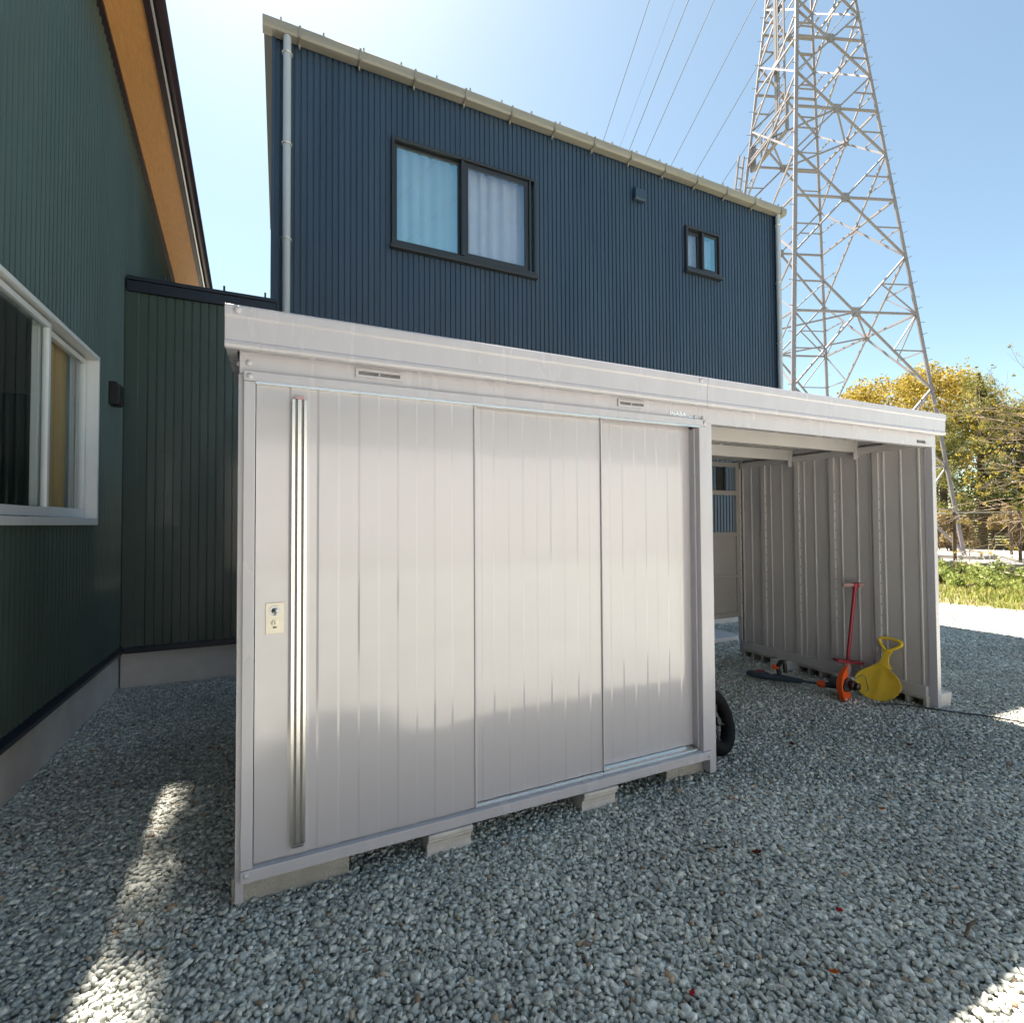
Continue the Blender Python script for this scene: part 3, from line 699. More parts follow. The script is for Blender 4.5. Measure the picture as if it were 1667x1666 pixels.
neck = [(-.075,.236),(-.052,.246),(-.034,.268),(-.026,.30),(-.025,.328),(-.04,.356),(.036,.356),(.022,.328),(.022,.30),(.032,.268),(.050,.246),(.072,.236),(.0,.224)]
neck = [(u+.010*((z-.23)/.1), z) for u, z in neck]
mb = MB(); mb.prism([sl(u, z, .024) for u, z in neck], (.012,0,0)); mb.build('neck', M['yellow'], t, bevel=.003)
lo = [(.004,.352),(-.022,.372),(-.052,.405),(-.062,.424),(-.052,.440),(-.02,.446),(.03,.444),(.08,.436),(.098,.424),(.092,.405),(.06,.382),(.03,.362)]
from mathutils import geometry
def smooth_loop(P, n=4):
    for _ in range(n and 2):
        Q = []
        for i in range(len(P)):
            a, b = P[i], P[(i+1) % len(P)]; Q += [(a[0]*.75+b[0]*.25, a[1]*.75+b[1]*.25), (a[0]*.25+b[0]*.75, a[1]*.25+b[1]*.75)]
        P = Q
    return P
MB().tube([sl(u, z, .024) for u, z in smooth_loop(lo)], .0115, 10, closed=True).build('handle_loop', M['yellow'], t, smooth=True)

# string trimmer lying on the gravel
T0, T1 = Vector((3.80,1.10,.06)), Vector((4.085,.455,.085)); td = (T1-T0).normalized(); Lt = (T1-T0).length
t = thing('string_trimmer', (3.97,.76,.02), 'slate blue and orange string trimmer lying on the gravel in the bay', 'garden tool')
def tp(f, up_=0, sd=0): return T0+td*(Lt*f)+UP*up_+td.cross(UP)*sd
MB().tube([tp(-.02,.0),tp(.03,.004),tp(.12,.006),tp(.20,.0),tp(.24,-.002)], [.018,.030,.036,.034,.026], 14).build('battery_grip', M['slate'], t, smooth=True)
MB().bar(tp(.08,.032), tp(.18,.034), .030, .022).build('grip_inlay', M['red'], t, bevel=.006)
MB().tube([tp(.20,.0),tp(.26,-.004,.0),tp(.30,.0),tp(.46,.0),tp(.58,-.002)], [.030,.024,.030,.025,.020], 14).build('rear_housing', M['slate'], t, smooth=True)
lc = tp(.36,.03)
MB().tube([lc+td*-.012, lc+td*-.014+UP*.06-td*.01, lc+UP*.105-td*.0, lc+UP*.112+td*.022, lc+UP*.085+td*.03, lc+UP*.02+td*.034], [.016,.017,.018,.017,.017,.016], 10).build('front_handle', M['black'], t, smooth=True)
MB().disc(lc+UP*.055-td*.062, td, .019, .05, 14).build('handle_knob', M['orange'], t, bevel=.004)
MB().tube([tp(.55,.0),tp(.75,.0)], .0105, 12).build('shaft', M['slate'], t, smooth=True)
MB().tube([tp(.73),tp(.745),tp(.80),tp(.815)], [.020,.026,.027,.022], 14).build('collar', M['orange'], t, smooth=True)
MB().tube([tp(.81),tp(.90,.004),tp(.98,.01)], [.021,.025,.032], 14).build('lower_tube', M['slate'], t, smooth=True)
hc = Vector((4.07,.43,.118)); ha = (CR*.42-CF*.90+UP*.05).normalized()
MB().lathe(hc-ha*.13, ha, [(0,.028),(.02,.043),(.07,.048),(.115,.05),(.13,.045)], 18).build('motor_head', M['slate'], t, smooth=True)
MB().lathe(hc-ha*.055-CF*.06-UP*.01, -CF, [(0,.034),(.02,.036),(.028,.03)], 16).build('motor_cap', M['black'], t, smooth=True)
# guard: swept shell, open to the right
e1 = UP-ha*UP.dot(ha); e1.normalize(); e2 = ha.cross(e1); e2 = e2 if e2.dot(CR) < 0 else -e2
mb = MB(); vs = []; n = 28; a0, a1 = R(-4), R(196)
for i in range(n+1):
    a = a0+(a1-a0)*i/n; dv = e1*math.cos(a)+e2*math.sin(a); f_ = math.sin(math.pi*i/n)**.5
    for rr, hh in ((.055,.0),(.135,.0),(.148,.012),(.150,.012+.034*f_+.006),(.143,.012+.034*f_+.006),(.140,.014),(.13,.006),(.055,.006)):
        vs.append(hc+dv*rr+ha*hh)
fs = [(i*8+k, i*8+(k+1) % 8, (i+1)*8+(k+1) % 8, (i+1)*8+k) for i in range(n) for k in range(8)]+[tuple(range(8)), tuple(n*8+k for k in range(7,-1,-1))]
mb.add(vs, fs).build('guard', M['orange'], t, smooth=True)
MB().lathe(hc+ha*.0, ha, [(0,.05),(.015,.05),(.02,.037),(.055,.036),(.06,.026),(.085,.025),(.09,.012)], 20).build('line_spool', M['black'], t, smooth=True)
wr = [hc+ha*.03+CR*.02+UP*.05, hc+ha*.05+CR*.06+UP*.085, hc+ha*.05+CR*.085+UP*.07, hc+ha*.05+CR*.10+UP*.0, hc+ha*.05+CR*.105-UP*.03, hc+ha*.05+CR*.09-UP*.04]
MB().tube(wr, .0028, 6).build('wire_guard', M['chrome'], t, smooth=True)

# wheel poking out behind the centre post
wc = Vector((2.47,.21,.182)); t = thing('wheel', (2.44,.22,0), 'fat black rubber wheel poking out behind the centre post of the shed', 'wheel')
wa = Vector((.30,-.85,.30)).normalized(); w1 = UP-wa*UP.dot(wa); w1.normalize(); w2 = wa.cross(w1)
ring = lambda r_: [wc+(w1*math.cos(a)+w2*math.sin(a))*r_ for a in np.linspace(0,2*math.pi,40,endpoint=False)]
MB().tube(ring(.146), .041, 14, closed=True).build('tyre', M['rubber'], t, smooth=True)
MB().tube(ring(.116), .010, 8, closed=True).build('rim', M['black'], t, smooth=True)
mb = MB()
for k in range(5):
    a = 2*math.pi*k/5+.5; mb.tube([wc, wc+(w1*math.cos(a)+w2*math.sin(a))*.112], .008, 6)
mb.disc(wc-wa*.03, wa, .024, .06, 14).build('hub', M['black'], t, smooth=True)

# cable on the gravel
cp = [(4.05,.24,.03),(4.12,.215,.034),(4.17,.19,.03),(4.24,.12,.035),(4.30,.06,.03),(4.38,-.09,.034),(4.44,-.14,.03),(4.49,-.21,.033),(4.57,-.35,.03),(4.60,-.40,.024)]
tag(MB().tube(cp, .005, 8).build('power_cable', M['cable'], smooth=True), 'thin black cable snaking over the gravel past the bay post', 'cable')

# fallen leaves and twig
def leaf(loc, size, m_, label, seed, rot):
    r = random.Random(seed); n = 9; vs = []; L_ = size
    for i in range(n):
        f_ = i/(n-1); wd = L_*.34*math.sin(math.pi*min(1,f_*1.02+.02))**.8*(1+.25*math.sin(i*2.4)); cz = .35*L_*(f_-.5)**2*2
        for sgn in (-1,0,1): vs.append((sgn*wd, (f_-.5)*L_, cz+abs(sgn)*wd*.5))
    fs = [(i*3+k, i*3+k+1, i*3+k+4, i*3+k+3) for i in range(n-1) for k in (0,1)]
    mb = MB().add(vs, fs); o = mb.build('fallen_leaf', m_, smooth=True); o.location = loc; o.rotation_euler = (r.uniform(-.3,.3), r.uniform(-.3,.3), rot)
    md = o.modifiers.new('solid','SOLIDIFY'); md.thickness = .0012
    return tag(o, label, 'leaf', 'fallen leaves on the gravel')
leaf((1.60,-1.06,.038), .034, M['fallen'], 'bright orange fallen leaf on the gravel at the bottom of the photo', 1, .6)
leaf((2.64,-.61,.036), .045, M['fallen'], 'curled orange-brown fallen leaf on the open gravel right of the centre post', 2, 1.9)
leaf((1.86,-.58,.036), .042, M['fallen_dark'], 'dark brown fallen leaf on the gravel below the centre post', 3, .9)
leaf((1.86,-.91,.034), .026, M['fallen_red'], 'tiny red fallen leaf on the gravel above the bright orange one', 4, .2)
leaf((2.90,.03,.034), .045, M['fallen_dark'], 'dark red-brown fallen leaf on the gravel near the black wheel', 5, 2.4)
leaf((3.52,-.27,.034), .05, M['fallen_dark'], 'dark brown fallen leaf on the gravel below the orange trimmer guard', 6, 1.2)
leaf((1.18,-.93,.034), .024, M['fallen_red'], 'small dark red fallen leaf on the gravel left of the bright orange one', 8, 2.1)
tag(MB().tube([(2.11,-1.15,.036),(2.17,-1.135,.042),(2.235,-1.13,.036)], [.004,.006,.003], 7).build('twig', M['bark'], smooth=True), 'short brown twig on the gravel near the sunlit corner', 'twig')

# ------------------------------------------------------------------ lattice tower
TC = Vector((17.122,9.582,0)); S0, TK, PH, ZB = 3.848, .1276, R(-154.751), .30
tw = thing('transmission_tower', (TC.x,TC.y,.25), 'tall steel lattice power tower rising behind the blue house', 'pylon')
def tcor(i, z):
    s = S0-TK*(z-.36) if z < 20.5 else (S0-TK*20.14)-.045*(z-20.5)
    a = PH+(i % 4)*math.pi/2; return Vector((TC.x+s*math.cos(a), TC.y+s*math.sin(a), z))
ZT = 33
for i in range(4):
    wdt = .15 if i == 0 else .12
    zs = [ZB,20.5,ZT]; mb = MB()
    mb.tube([tcor(i,z) for z in zs], [wdt/2,wdt/2*.8,.06], 8)
    out = (tcor(i,5)-Vector((TC.x,TC.y,5))).normalized(); out.z = 0; sd = Vector((-out.y,out.x,0))
    for k in range(60):
        z = 3+k*.42; p = tcor(i,z); d_ = (out+sd*(1 if k % 2 else -1)*.8).normalized(); mb.tube([p, p+d_*.2], .010, 5)
    mb.build('leg', M['tower'], tw)
nodes = [.42,5.47,9.82,13.34,16.14,18.45,20.5]; mids = [3.04,7.89,11.74,14.88,17.46,19.6]
rest = MB()
for f in range(4):
    g2 = f+1
    for k in range(6):
        za, zb, zm = nodes[k], nodes[k+1], mids[k]
        a0, b0, a1, b1 = tcor(f,za), tcor(g2,za), tcor(f,zb), tcor(g2,zb); am, bm_ = tcor(f,zm), tcor(g2,zm)
        MB().bar(a0, b1, .052).build('diagonal_brace', M['tower'], tw); MB().bar(b0, a1, .052).build('diagonal_brace', M['tower'], tw)
        MB().bar(am, bm_, .06).build('horizontal_brace', M['tower'], tw)
        c_ = (am+bm_)/2
        # gusset
        n_ = (b0-a0).normalized(); MB().bar(c_-n_*.14, c_+n_*.14, .03, .30).build('gusset_plate', M['tower'], tw)
        # short struts that split each long diagonal
        for (q, mm) in ((a0,am),(a1,am),(b0,bm_),(b1,bm_)):
            mid_d = (q+c_)/2; mid_l = (q+mm)/2
            if k < 4:
                MB().bar(mid_d, mid_l, .034).build('bracing_strut', M['tower'], tw)
                if k < 2: MB().bar(mid_d, mm, .032).build('bracing_strut', M['tower'], tw)
            else: rest.bar(mid_d, mid_l, .04)
    for k in (0,1,3):
        zm = mids[k]; p = (tcor(f,zm)+tcor(g2,zm))/2; q = (tcor(g2,zm)+tcor(g2+1,zm))/2
        MB().bar(p, q, .045).build('plan_brace', M['tower'], tw)
tag(rest.build('bracing_strut', M['tower'], tw), kind='stuff')
# upper body and cross arms
mb = MB()
zz = np.arange(20.5, 32.6, 1.5)
for f in range(4):
    for za, zb in zip(zz[:-1], zz[1:]): mb.bar(tcor(f,za), tcor(f+1,zb), .06); mb.bar(tcor(f+1,za), tcor(f,zb), .06); mb.bar(tcor(f,zb), tcor(f+1,zb), .06)
mb.build('upper_bracing', M['tower'], tw)
WR = Vector((.9455,-.3256,0)); WF = Vector((.3256,.9455,0))
for za, ha_ in ((22,2.4),(25.4,2.6),(29,2.1)):
    mb = MB()
    for sg in (-1,1):
        tip = Vector((TC.x,TC.y,za))+WR*sg*ha_
        for q in (-.5,.5):
            mb.bar(Vector((TC.x,TC.y,za))+WR*sg*.5+WF*q, tip, .09); mb.bar(Vector((TC.x,TC.y,za+1.2))+WR*sg*.5+WF*q, tip, .08)
    mb.build('cross_arm', M['tower'], tw)
# ladder with platform inside the left face
L0, N0 = tcor(3,1), tcor(0,1)
def lf(f_, z, inn=0):
    p = tcor(3,z)*(1-f_)+tcor(0,z)*f_; c_ = Vector((TC.x,TC.y,z)); return p+(c_-p)*inn
mb = MB(); la, lb = lf(.50,17.5,.10), lf(.66,17.5,.10); la.z = lb.z = 0
for q in (la, lb): mb.bar(q+UP*15.9, q+UP*24, .05)
for k in range(24): mb.bar(la+UP*(16.0+k*.33), lb+UP*(16.0+k*.33), .025)
mb.bar(la.lerp(lb,-.35)+UP*15.6, la.lerp(lb,-.35)+UP*24, .10)
mb.build('ladder', M['tower'], tw)
plc = [lf(.02,14.6,.05), lf(.80,14.6,.05), lf(.80,14.6,.13), lf(.02,14.6,.13)]
pf = MB().prism([plc[0]-UP*.05,plc[1]-UP*.05,plc[2]-UP*.05,plc[3]-UP*.05], (0,0,.06)).build('work_platform', M['tower'], tw)
mb = MB()
for k in range(4):
    a_, b_ = plc[k], plc[(k+1) % 4]
    for hh in (.45,.9): mb.bar(a_+UP*hh, b_+UP*hh, .045)
    for q in (0,.33,.66): p = a_.lerp(b_, q); mb.bar(p, p+UP*.9, .045)
mb.build('railing', M['tower'], pf)
mb = MB()
for off in (Vector((-.22,.05,0)), Vector((-.42,.1,0))): mb.bar(tcor(3,.4)+off, tcor(3,15.2)+off, .06)
for k in range(36):
    z = .8+k*.4; mb.bar(tcor(3,z)+Vector((-.22,.05,0)), tcor(3,z)+Vector((-.42,.1,0)), .03)
mb.build('climbing_rail', M['tower'], tw)
for i in range(4):
    p = tcor(i,.25); MB().prism([p+Vector((-.55,-.55,0)),p+Vector((.55,-.55,0)),p+Vector((.55,.55,0)),p+Vector((-.55,.55,0))], (0,0,.10)).build('footing', M['slab'], tw)

# overhead wires
def wire(ox, oz, label, r_=.02):
    """ox metres right of and oz metres above the eye, running away along WF with sag"""
    pts = []; s_t = (TC-CAM).dot(WF)
    for k in range(61):
        s = -60+k*6.0; sag = -.00042*((s-s_t)*(s_t+260-s) if s > s_t else (s_t-s)*(s-s_t+260)*1.0)
        p = CAM+WR*ox+WF*s+UP*(oz+sag); pts.append(p)
    tag(MB().tube(pts, r_, 5).build('power_line', M['wire'], smooth=True), label, 'power line', 'power lines strung from the lattice tower')
WL = ['dark power line crossing the sky left of all the other lines', 'faint thin earth wire, the second line from the left in the sky', 'dark power line in the sky just right of the faint earth wire',
      'dark power line carrying two small spacers high in the sky', 'dark power line meeting the tower beside its top left leg in the photo', 'dark power line meeting the tower just below its platform', 'lowest dark power line, nearest the tower leg above the gutter']
for (ox, oz, r_), lb in zip(((8.5,24.0,.017),(10.9,27.4,.009),(8.9,20.6,.017),(13.0,27.6,.02),(13.3,24.0,.018),(13.1,20.6,.017),(12.3,16.6,.015)), WL): wire(ox, oz, lb, r_)

# ------------------------------------------------------------------ plinth, fences, garden
tag(MB().prism([(17.25,14,-.05),(17.15,6,-.05),(17.7,1.0,-.05),(24.5,-1,-.05),(25,14,-.05)], (0,0,.30)).build('concrete_plinth', M['slab'], bevel=.02), 'low pale concrete plinth carrying the foot of the lattice tower', 'plinth')
t = thing('post_fence', (17.6,5.6,.25), 'open fence of thin brown posts and rails on the concrete plinth', 'fence')
fp = [(17.45,7.4),(17.5,5.75),(18.0,4.55),(18.6,3.1),(19.3,1.4)]
for (x, y) in fp: MB().bar((x,y,.25), (x,y,1.62), .055).build('post', M['rust'], t)
for z in (1.6,):
    for (a, b) in zip(fp[:-1], fp[1:]): MB().bar((*a,z), (*b,z), .03).build('rail', M['bright'], t)
bp_ = [(20.5,8.8),(21.9,6.2),(23.4,5.0),(24.2,3.6)]
for (x, y) in bp_: MB().bar((x,y,.25), (x,y,1.75), .06).build('post', M['rust'], t)
t = thing('slat_fence', (30.3,10.4,0), 'weathered brown horizontal slat fence behind the tower foot', 'fence')
fa_, fb_ = Vector((27.0,12.0,0)), Vector((34.5,8.4,0)); fd = (fb_-fa_).normalized(); fn = Vector((fd.y,-fd.x,0))
mb = MB()
for k in range(15):
    z = .06+k*.125
    for sgm in range(4):
        p = fa_.lerp(fb_, sgm/4); q = fa_.lerp(fb_, (sgm+.97)/4); dz = random.uniform(-.02,.02); mb.bar(p+UP*(z+dz)+fn*.04, q+UP*(z-dz*.6)+fn*.04, .02, .085)
mb.build('slat_panel', M['slat'], t)
for k in range(5): p = fa_.lerp(fb_, k/4); MB().bar(p, p+UP*1.95, .09).build('post', M['rust'], t)

# grass and weeds
def blades(n, xr, yr, hr, m_, name, cond):
    X = rng.uniform(*xr, n); Y = rng.uniform(*yr, n); k = cond(X, Y); X, Y = X[k], Y[k]; n = len(X)
    h = rng.uniform(*hr, n)*(.6+.5*np.sin(X*2.3+Y*1.7)**2); a = rng.uniform(0, 2*np.pi, n); w_ = rng.uniform(.006,.013,n); ln = rng.uniform(.1,.6,n)*h
    b = np.stack([X, Y, np.zeros(n)], 1); sd = np.stack([np.cos(a), np.sin(a), 0*a], 1)*w_[:,None]; fwd = np.stack([-np.sin(a), np.cos(a), 0*a], 1)
    mid = b+fwd*(ln*.35)[:,None]; mid[:,2] += h*.6; tip = b+fwd*ln[:,None]; tip[:,2] += h
    V = np.stack([b-sd, b+sd, mid+sd*.7, mid-sd*.7, tip], 1).reshape(-1,3); i0 = np.arange(n)*5
    F = np.concatenate([np.stack([i0,i0+1,i0+2],1), np.stack([i0,i0+2,i0+3],1), np.stack([i0+3,i0+2,i0+4],1)])
    return tag(fast_mesh(name, V, F, m_), kind='stuff')
patch = lambda X, Y: (X > edge_x(Y)+rng.uniform(-.1,.35,len(X)))&(X < 17.4)&(np.abs((X-CAM.x)*.419+(Y-CAM.y)*.908) > 0)&((Y-CAM.y) < .62*(X-CAM.x))&((Y-CAM.y) > .25*(X-CAM.x)-.5)&((np.sin(X*1.1+.6)*np.sin(Y*1.3+X*.4)+rng.uniform(-.6,.9,len(X))) > -.25)
blades(26000, (9.6,17.3), (-1,9), (.04,.15), M['grass'], 'grass', patch)

M['straw'] = leaf_mat('dry_straw', (.22,.17,.07), (.48,.40,.20), .4)
blades(9000, (9.6,17.3), (-1,9), (.03,.12), M['straw'], 'dry_grass', lambda X, Y: (X > edge_x(Y)-.15)&(X < 17.4)&((Y-CAM.y) < .62*(X-CAM.x))&((Y-CAM.y) > .25*(X-CAM.x)-.5)&(np.sin(X*2.1+1)*np.sin(Y*1.9+X*.7)+rng.uniform(-.5,.5,len(X)) > .05))
def leafcloud(C, n, size, asp=.6, drop=0):
    """C (m,4): clump centre and radius; n leaves in all; returns V, F of small quads"""
    C = np.asarray(C, float); wts = C[:,3]**2; idx = rng.choice(len(C), n, p=wts/wts.sum())
    d = rng.normal(size=(n,3)); d /= np.linalg.norm(d, axis=1)[:,None]; rr = C[idx,3]*rng.uniform(.55,1.08,n)
    p = C[idx,:3]+d*rr[:,None]; p[:,2] -= drop*rng.uniform(0,1,n)
    nn = rng.normal(size=(n,3))*.9+d*.7; nn /= np.linalg.norm(nn, axis=1)[:,None]
    t_ = np.cross(nn, rng.normal(size=(n,3))); t_ /= np.linalg.norm(t_, axis=1)[:,None]; b = np.cross(nn, t_)
    s = size*rng.uniform(.6,1.35,n)[:,None]
    V = np.stack([p-t_*s, p-b*s*asp, p+t_*s, p+b*s*asp], 1).reshape(-1,3); F = np.arange(n*4).reshape(-1,4)
    return V, F
def branchy(mb, p, d, L_, r_, depth, rnd, spread=.6, gravity=0, tips=None, nsub=(2,3)):
    n = 4; pts = [p]; rs = [r_]; q = Vector(p); dd = Vector(d)
    for i in range(n):
        dd = (dd+Vector((rnd.gauss(0,.2),rnd.gauss(0,.2),rnd.gauss(0,.17)+gravity))).normalized(); q = q+dd*L_/n; pts.append(q.copy()); rs.append(r_*(1-.55*(i+1)/n))
    mb.tube(pts, rs, 6 if r_ > .03 else 4)
    if tips is not None: tips.append((q.copy(), dd.copy()))
    if depth > 0:
        for k in range(rnd.randint(*nsub)):
            i = rnd.randint(1,n); nd = (dd+Vector((rnd.gauss(0,spread),rnd.gauss(0,spread),rnd.gauss(0,spread*.6)))).normalized()
            branchy(mb, pts[i], nd, L_*rnd.uniform(.5,.8), rs[i]*.7, depth-1, rnd, spread, gravity, tips, nsub)

def tree(name, base, label, cat, clumps, n, size, m_, trunk_h, trunk_r, seed, asp=.6, lean=(0,0), drop=0, group=None, limbs=True):
    t = thing(name, base, label, cat, group); rnd = random.Random(seed); mb = MB(); b = Vector(base)
    mb.tube([b, b+Vector((lean[0]*.4,lean[1]*.4,trunk_h*.5)), b+Vector((lean[0],lean[1],trunk_h))], [trunk_r*1.3,trunk_r,trunk_r*.6], 8)
    top = b+Vector((lean[0],lean[1],trunk_h))
    if limbs:
        for c in clumps[::max(1,len(clumps)//14)]:
            e = Vector(c[:3]); s = b.lerp(top, rnd.uniform(.5,1)); m1 = s.lerp(e,.5)+Vector((0,0,rnd.uniform(.1,.5)))
            mb.tube([s, m1, e], [trunk_r*.45,trunk_r*.25,.02], 5)
    mb.build('trunk', M['bark'], t, smooth=True)
    V, F = leafcloud(clumps, n, size, asp, drop); fast_mesh('crown', V, F, m_, t); return t
# golden broadleaf tree
rnd = random.Random(5); cl = []
cx, cy = 36.9, 16.8
for k in range(95):
    u, v = rnd.uniform(0,2*math.pi), rnd.uniform(.0,1); ph = math.acos(1-1.25*v)
    rr = rnd.uniform(.82,1.0); x, y, z = math.sin(ph)*math.cos(u), math.sin(ph)*math.sin(u), math.cos(ph)
    cl.append((cx+4.8*x*rr, cy+4.8*y*rr, 6.2+4.7*z*rr, rnd.uniform(.55,1.1)))
tree('golden_tree', (cx,cy,0), 'broad round tree in golden yellow leaf behind the tower foot', 'tree', cl, 32000, .085, M['leaf_gold'], 5.5, .32, 1)
# loose yellow-green trees at the right edge
def wispy(base, h, w_, n, seed, label, m_, name='feathery_tree'):
    r = random.Random(seed); cl = []
    for k in range(70):
        f_ = r.uniform(.12,1); rad = w_*(1-f_)**.55*r.uniform(.25,1); a = r.uniform(0,6.28); cl.append((base[0]+rad*math.cos(a), base[1]+rad*math.sin(a), h*f_, r.uniform(.18,.55)))
    return tree(name, base, label, 'tree', cl, n, .07, m_, h*.97, .16, seed, asp=.3, drop=.25, group='loose trees at the edge of the garden')
wispy((34.2,12.0,0), 9.6, 2.9, 15000, 21, 'tall feathery yellow-green tree rising above the golden tree at its right', M['leaf_lime'])
wispy((35.6,10.9,0), 7.6, 2.4, 11000, 22, 'shorter feathery yellow-green tree at the right edge of the photo', M['leaf_lime'])
wispy((31.8,12.6,0), 6.8, 2.6, 14000, 23, 'feathery yellow-green tree just right of the bay post, behind the tower leg', M['leaf_lime'])
rnd = random.Random(8)  # unseen tree added so its crown narrows the sun streak on the gravel
cl = []
for k in range(190):
    z = rnd.uniform(15.9,20.1); cl.append((rnd.uniform(-1.04+.03*(z-16)+rnd.uniform(0,.10),-.3), 10.5+rnd.gauss(0,.3), z, rnd.uniform(.20,.34)))
for k in range(11): cl.append((rnd.uniform(-1.42,-1.05), 10.5+rnd.gauss(0,.2), rnd.uniform(15.9,20.1), rnd.uniform(.07,.12)))  # sparse clumps that only dim the sun still getting past the crown
tt = tree('added_shade_tree', (-2.95,10.5,0), 'slender tall tree added out of view behind the green house for its shade', 'tree', cl, 26000, .06, M['leaf_dark'], 18.5, .12, 9, limbs=False)
MB().tube([(-2.95,10.5,16.2),(-2.0,10.5,17.4),(-.9,10.5,18.2),(-.4,10.5,19.0)], [.07,.06,.045,.015], 6).build('bough', M['bark'], tt, smooth=True)  # carries the added crown above the frame
def bush(base, r0, h, n, size, m_, label, seed, name='bush', group=None):
    r = random.Random(seed); cl = []
    for k in range(16): a, q = r.uniform(0,6.28), r.uniform(0,1)**.5; cl.append((base[0]+r0*q*math.cos(a), base[1]+r0*q*math.sin(a), h*r.uniform(.3,1)*(1-.35*q), r.uniform(.2,.42)*min(1.6,r0)))
    t = thing(name, base, label, name.replace('_',' ') if name != 'bush' else 'bush', group); mb = MB()
    for k in range(6): c = cl[k]; mb.tube([base, ((base[0]+c[0])/2, (base[1]+c[1])/2, c[2]*.6), c[:3]], [.03,.02,.008], 5)
    mb.build('stem', M['bark'], t, smooth=True); V, F = leafcloud(cl, n, size); fast_mesh('foliage', V, F, m_, t); return t
bush((31.6,9.0,0), 1.6, 3.9, 9000, .07, M['leaf_dark'], 'dark evergreen bush rising behind the slat fence', 31, group='bushes around the slat fence')
bush((34.8,9.6,0), 1.8, 4.4, 9000, .07, M['leaf_dark'], 'dark evergreen bush behind the right end of the slat fence', 32, group='bushes around the slat fence')
bush((22.9,8.3,.0), .8, 2.1, 4200, .045, M['leaf_tan'], 'tan twiggy bush in front of the slat fence, beside the tower leg', 33, group='bushes around the slat fence')
bush((26.6,7.7,0), .8, 2.2, 4200, .045, M['leaf_tan'], 'tan twiggy bush in front of the slat fence at the right edge', 34, group='bushes around the slat fence')
bush((29.8,12.9,0), 1.3, 3.0, 6000, .06, M['leaf_lime'], 'yellow-green bush left of the slat fence, behind the bay post', 35, group='bushes around the slat fence')
# bare tree whose boughs reach in from the right
t = thing('budding_tree', (18.2,2.7,0), 'bare pale-twigged tree with fresh buds reaching in from the right edge', 'tree'); rnd = random.Random(14)
mb = MB(); mb.tube([(18.2,2.7,0),(18.1,2.75,1.2),(18.15,2.8,2.6),(18.2,2.8,4.2)], [.13,.11,.09,.04], 8); mb.build('trunk', M['bark'], t, smooth=True)
mb = MB(); tips = []
for k in range(24):
    z = rnd.uniform(1.5,4.2); d = Vector((-.62+rnd.gauss(0,.35), .80+rnd.gauss(0,.35), rnd.uniform(-.3,.4))).normalized()
    branchy(mb, Vector((18.15,2.78,z)), d, rnd.uniform(1.4,2.4), .032, 3, rnd, .6, .01, tips)
mb.build('branches', M['twig'], t)
cl = [(*p, .06) for p, d in tips if rnd.random() < .55]
V, F = leafcloud(cl, 2600, .030); fast_mesh('buds', V, F, M['leaf_bud'], t)
# vegetable plants
vp = [(12.9,3.55,.28),(13.4,4.15,.3),(13.9,3.55,.34),(14.5,3.9,.38),(14.9,4.55,.36),(15.4,3.95,.4),(15.9,4.75,.42),(14.2,4.75,.34),(15.7,5.4,.4),(13.1,3.05,.24),(14.9,3.3,.3),(16.4,4.3,.45)]
vl = ['low leafy plant at the gravel side of the vegetable bed, left', 'leafy plant near the post, second row of the vegetable bed', 'leafy plant in the middle of the vegetable bed', 'bushy leafy plant under the sagging cane', 'leafy plant right behind the middle of the bed', 'tall leafy plant below the red crate', 'tall leafy plant close to the concrete plinth', 'leafy plant left in the bed beside the bay post', 'leafy plant against the plinth at the left', 'smallest leafy plant, nearest the gravel', 'leafy plant at the right front of the bed', 'tallest leafy plant with pale flowers near the plinth']
for k, ((x, y, h_), lb) in enumerate(zip(vp, vl)):
    tt = bush((x,y,0), .26, h_*1.05, 300, .032, M['leaf_veg'], lb, 60+k, 'vegetable_plant', 'plants in the vegetable bed')
    if k in (3,5,6,11):
        V, F = leafcloud([(x,y,h_*.95,.25)], 60, .02); tag(fast_mesh('blossom', V, F, M['petal'], tt), kind='stuff')
tag(MB().tube([(16.75,5.1,0),(16.75,5.1,.75)], .012, 6).build('garden_stake', M['cane'], smooth=True), 'short pale upright cane standing beside the red crate', 'garden cane', 'canes in the vegetable bed')
tag(MB().tube([(17.05,5.6,.25),(17.05,5.6,1.05)], .010, 6).build('garden_stake', M['cane'], smooth=True), 'thin pale upright cane on the plinth edge', 'garden cane', 'canes in the vegetable bed')
tag(MB().tube([(16.7,5.12,.62),(16.6,4.6,.52),(16.5,4.1,.40),(16.45,3.6,.26),(16.4,3.1,.18)], .016, 6).build('garden_hoop', M['cane'], smooth=True), 'upper pale bowed cane slanting down to the right over the bed', 'garden cane', 'canes in the vegetable bed')
tag(MB().tube([(16.0,4.9,.36),(15.6,4.4,.26),(15.2,3.9,.20),(14.9,3.4,.16),(14.7,2.8,.13)], .015, 6).build('garden_hoop', M['cane'], smooth=True), 'lower pale bowed cane lying across the leafy plants', 'garden cane', 'canes in the vegetable bed')
cr = MB(); cr.prism([(16.55,5.30,.0),(16.75,4.98,.0),(16.95,5.10,.0),(16.75,5.42,.0)], (0,0,.22)); tag(cr.build('crate', M['pot'], bevel=.02), 'small faded red plastic crate at the foot of the plinth', 'crate')
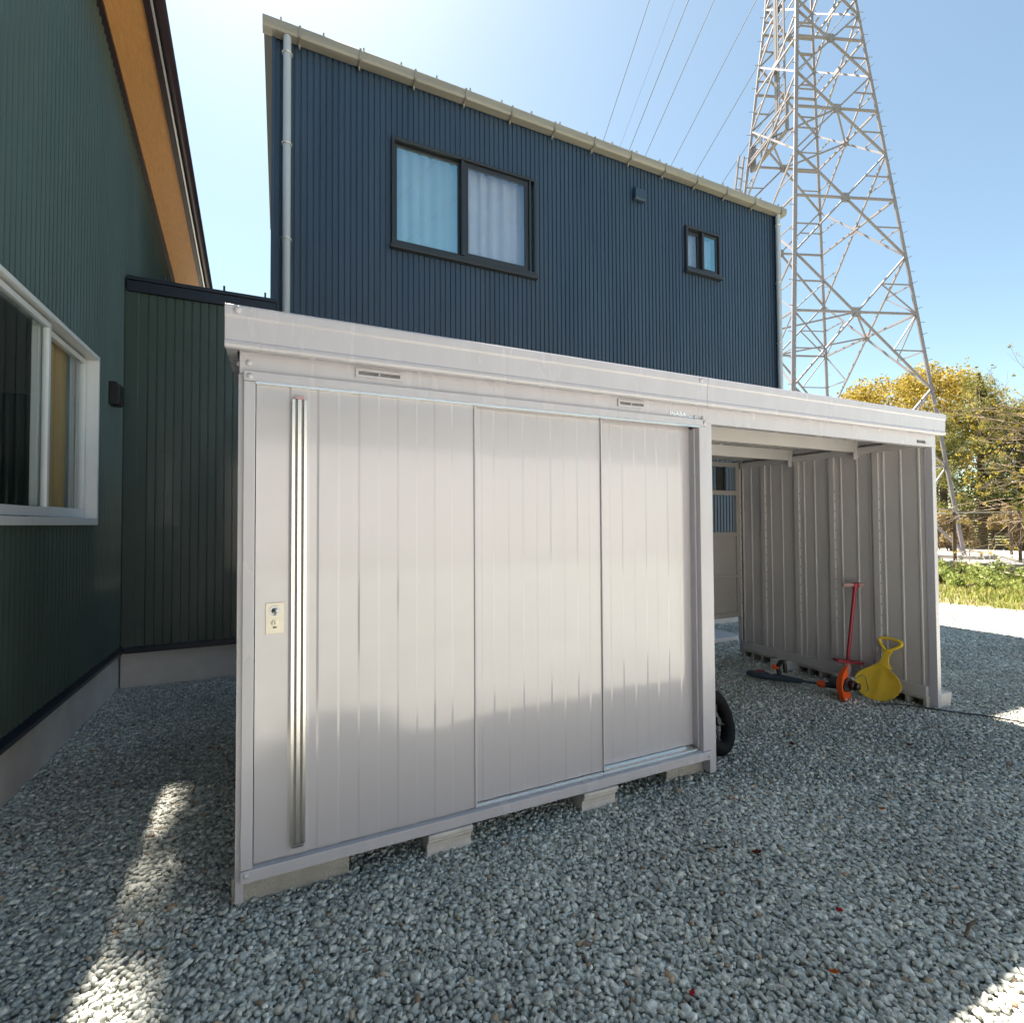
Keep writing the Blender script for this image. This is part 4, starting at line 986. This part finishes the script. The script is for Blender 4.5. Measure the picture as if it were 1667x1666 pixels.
# far wood, and a house added behind the camera for bounce light
def wood(name, c0, c1, h, n, m_, seed):
    r = random.Random(seed); cl = []
    for k in range(60): f_ = r.random(); cl.append((c0[0]+(c1[0]-c0[0])*f_+r.gauss(0,1.2), c0[1]+(c1[1]-c0[1])*f_+r.gauss(0,1.2), h*r.uniform(.15,.85), r.uniform(.8,1.5)))
    V, F = leafcloud(cl, n, .16); return tag(fast_mesh(name, V, F, m_), kind='stuff')
wood('distant_wood', (45,18), (70,2), 6.5, 16000, M['leaf_dark'], 3)
nb = thing('added_bounce_house', (2,-18,0), 'cream rendered house added behind the camera for bounce light and door reflections', 'house')
M['render'] = mat('cream_render', (.62,.61,.60), .9, noise=.12, nscale=1.2)
MB().box(-13,-22,0,17,-15,4.9).build('wall', M['render'], nb)
MB().prism([(-13.6,-14.4,4.9),(-13.6,-22.6,4.9),(-13.6,-18.5,6.4)], (31.2,0,0)).build('roof', M['trim'], nb)

# ------------------------------------------------------------------ light
W = bpy.data.worlds.new('World'); scene.world = W; W.use_nodes = True; nt = W.node_tree
EL, AZ = R(60.0), R(-5.0)
sky = nt.nodes.new('ShaderNodeTexSky'); sky.sky_type = 'NISHITA'; sky.sun_disc = False
sky.sun_elevation = EL; sky.sun_rotation = AZ; sky.air_density = .9; sky.dust_density = .5; sky.ozone_density = .3; sky.altitude = 50
sky_tint = nt.nodes.new('ShaderNodeVectorMath'); sky_tint.operation = 'MULTIPLY'; sky_tint.inputs[1].default_value = (.97,1.04,.90)   # shifts the sky colour greener and less blue
nt.links.new(sky.outputs[0], sky_tint.inputs[0]); nt.links.new(sky_tint.outputs[0], nt.nodes['Background'].inputs[0]); nt.nodes['Background'].inputs[1].default_value = .05
sd = bpy.data.lights.new('sun', 'SUN'); sd.energy = 4.3; sd.angle = R(.53); sd.color = (1,.95,.87)
so = bpy.data.objects.new('sun', sd); COL.objects.link(so)
dirv = Vector((math.sin(AZ)*math.cos(EL), math.cos(AZ)*math.cos(EL), math.sin(EL)))
so.rotation_euler = dirv.to_track_quat('Z','Y').to_euler(); so.location = (0,0,30)

# ------------------------------------------------------------------ camera and view
cd = bpy.data.cameras.new('camera'); cd.sensor_width = 36; cd.lens = FPX/1667*36; cd.clip_end = 2000; cd.clip_start = .02
co = bpy.data.objects.new('camera', cd); COL.objects.link(co)
co.matrix_world = Matrix(((rt.x,up.x,-fw.x,CAM.x),(rt.y,up.y,-fw.y,CAM.y),(rt.z,up.z,-fw.z,CAM.z),(0,0,0,1)))
scene.camera = co
scene.view_settings.view_transform = 'Standard'; scene.view_settings.look = 'None'; scene.view_settings.gamma = 1
scene.view_settings.exposure = 2.36
scene.view_settings.use_white_balance = True; scene.view_settings.white_balance_temperature = 6850; scene.view_settings.white_balance_tint = 12
scene.cycles.use_denoising = True
scene.cycles.max_bounces = 8; scene.cycles.transparent_max_bounces = 12
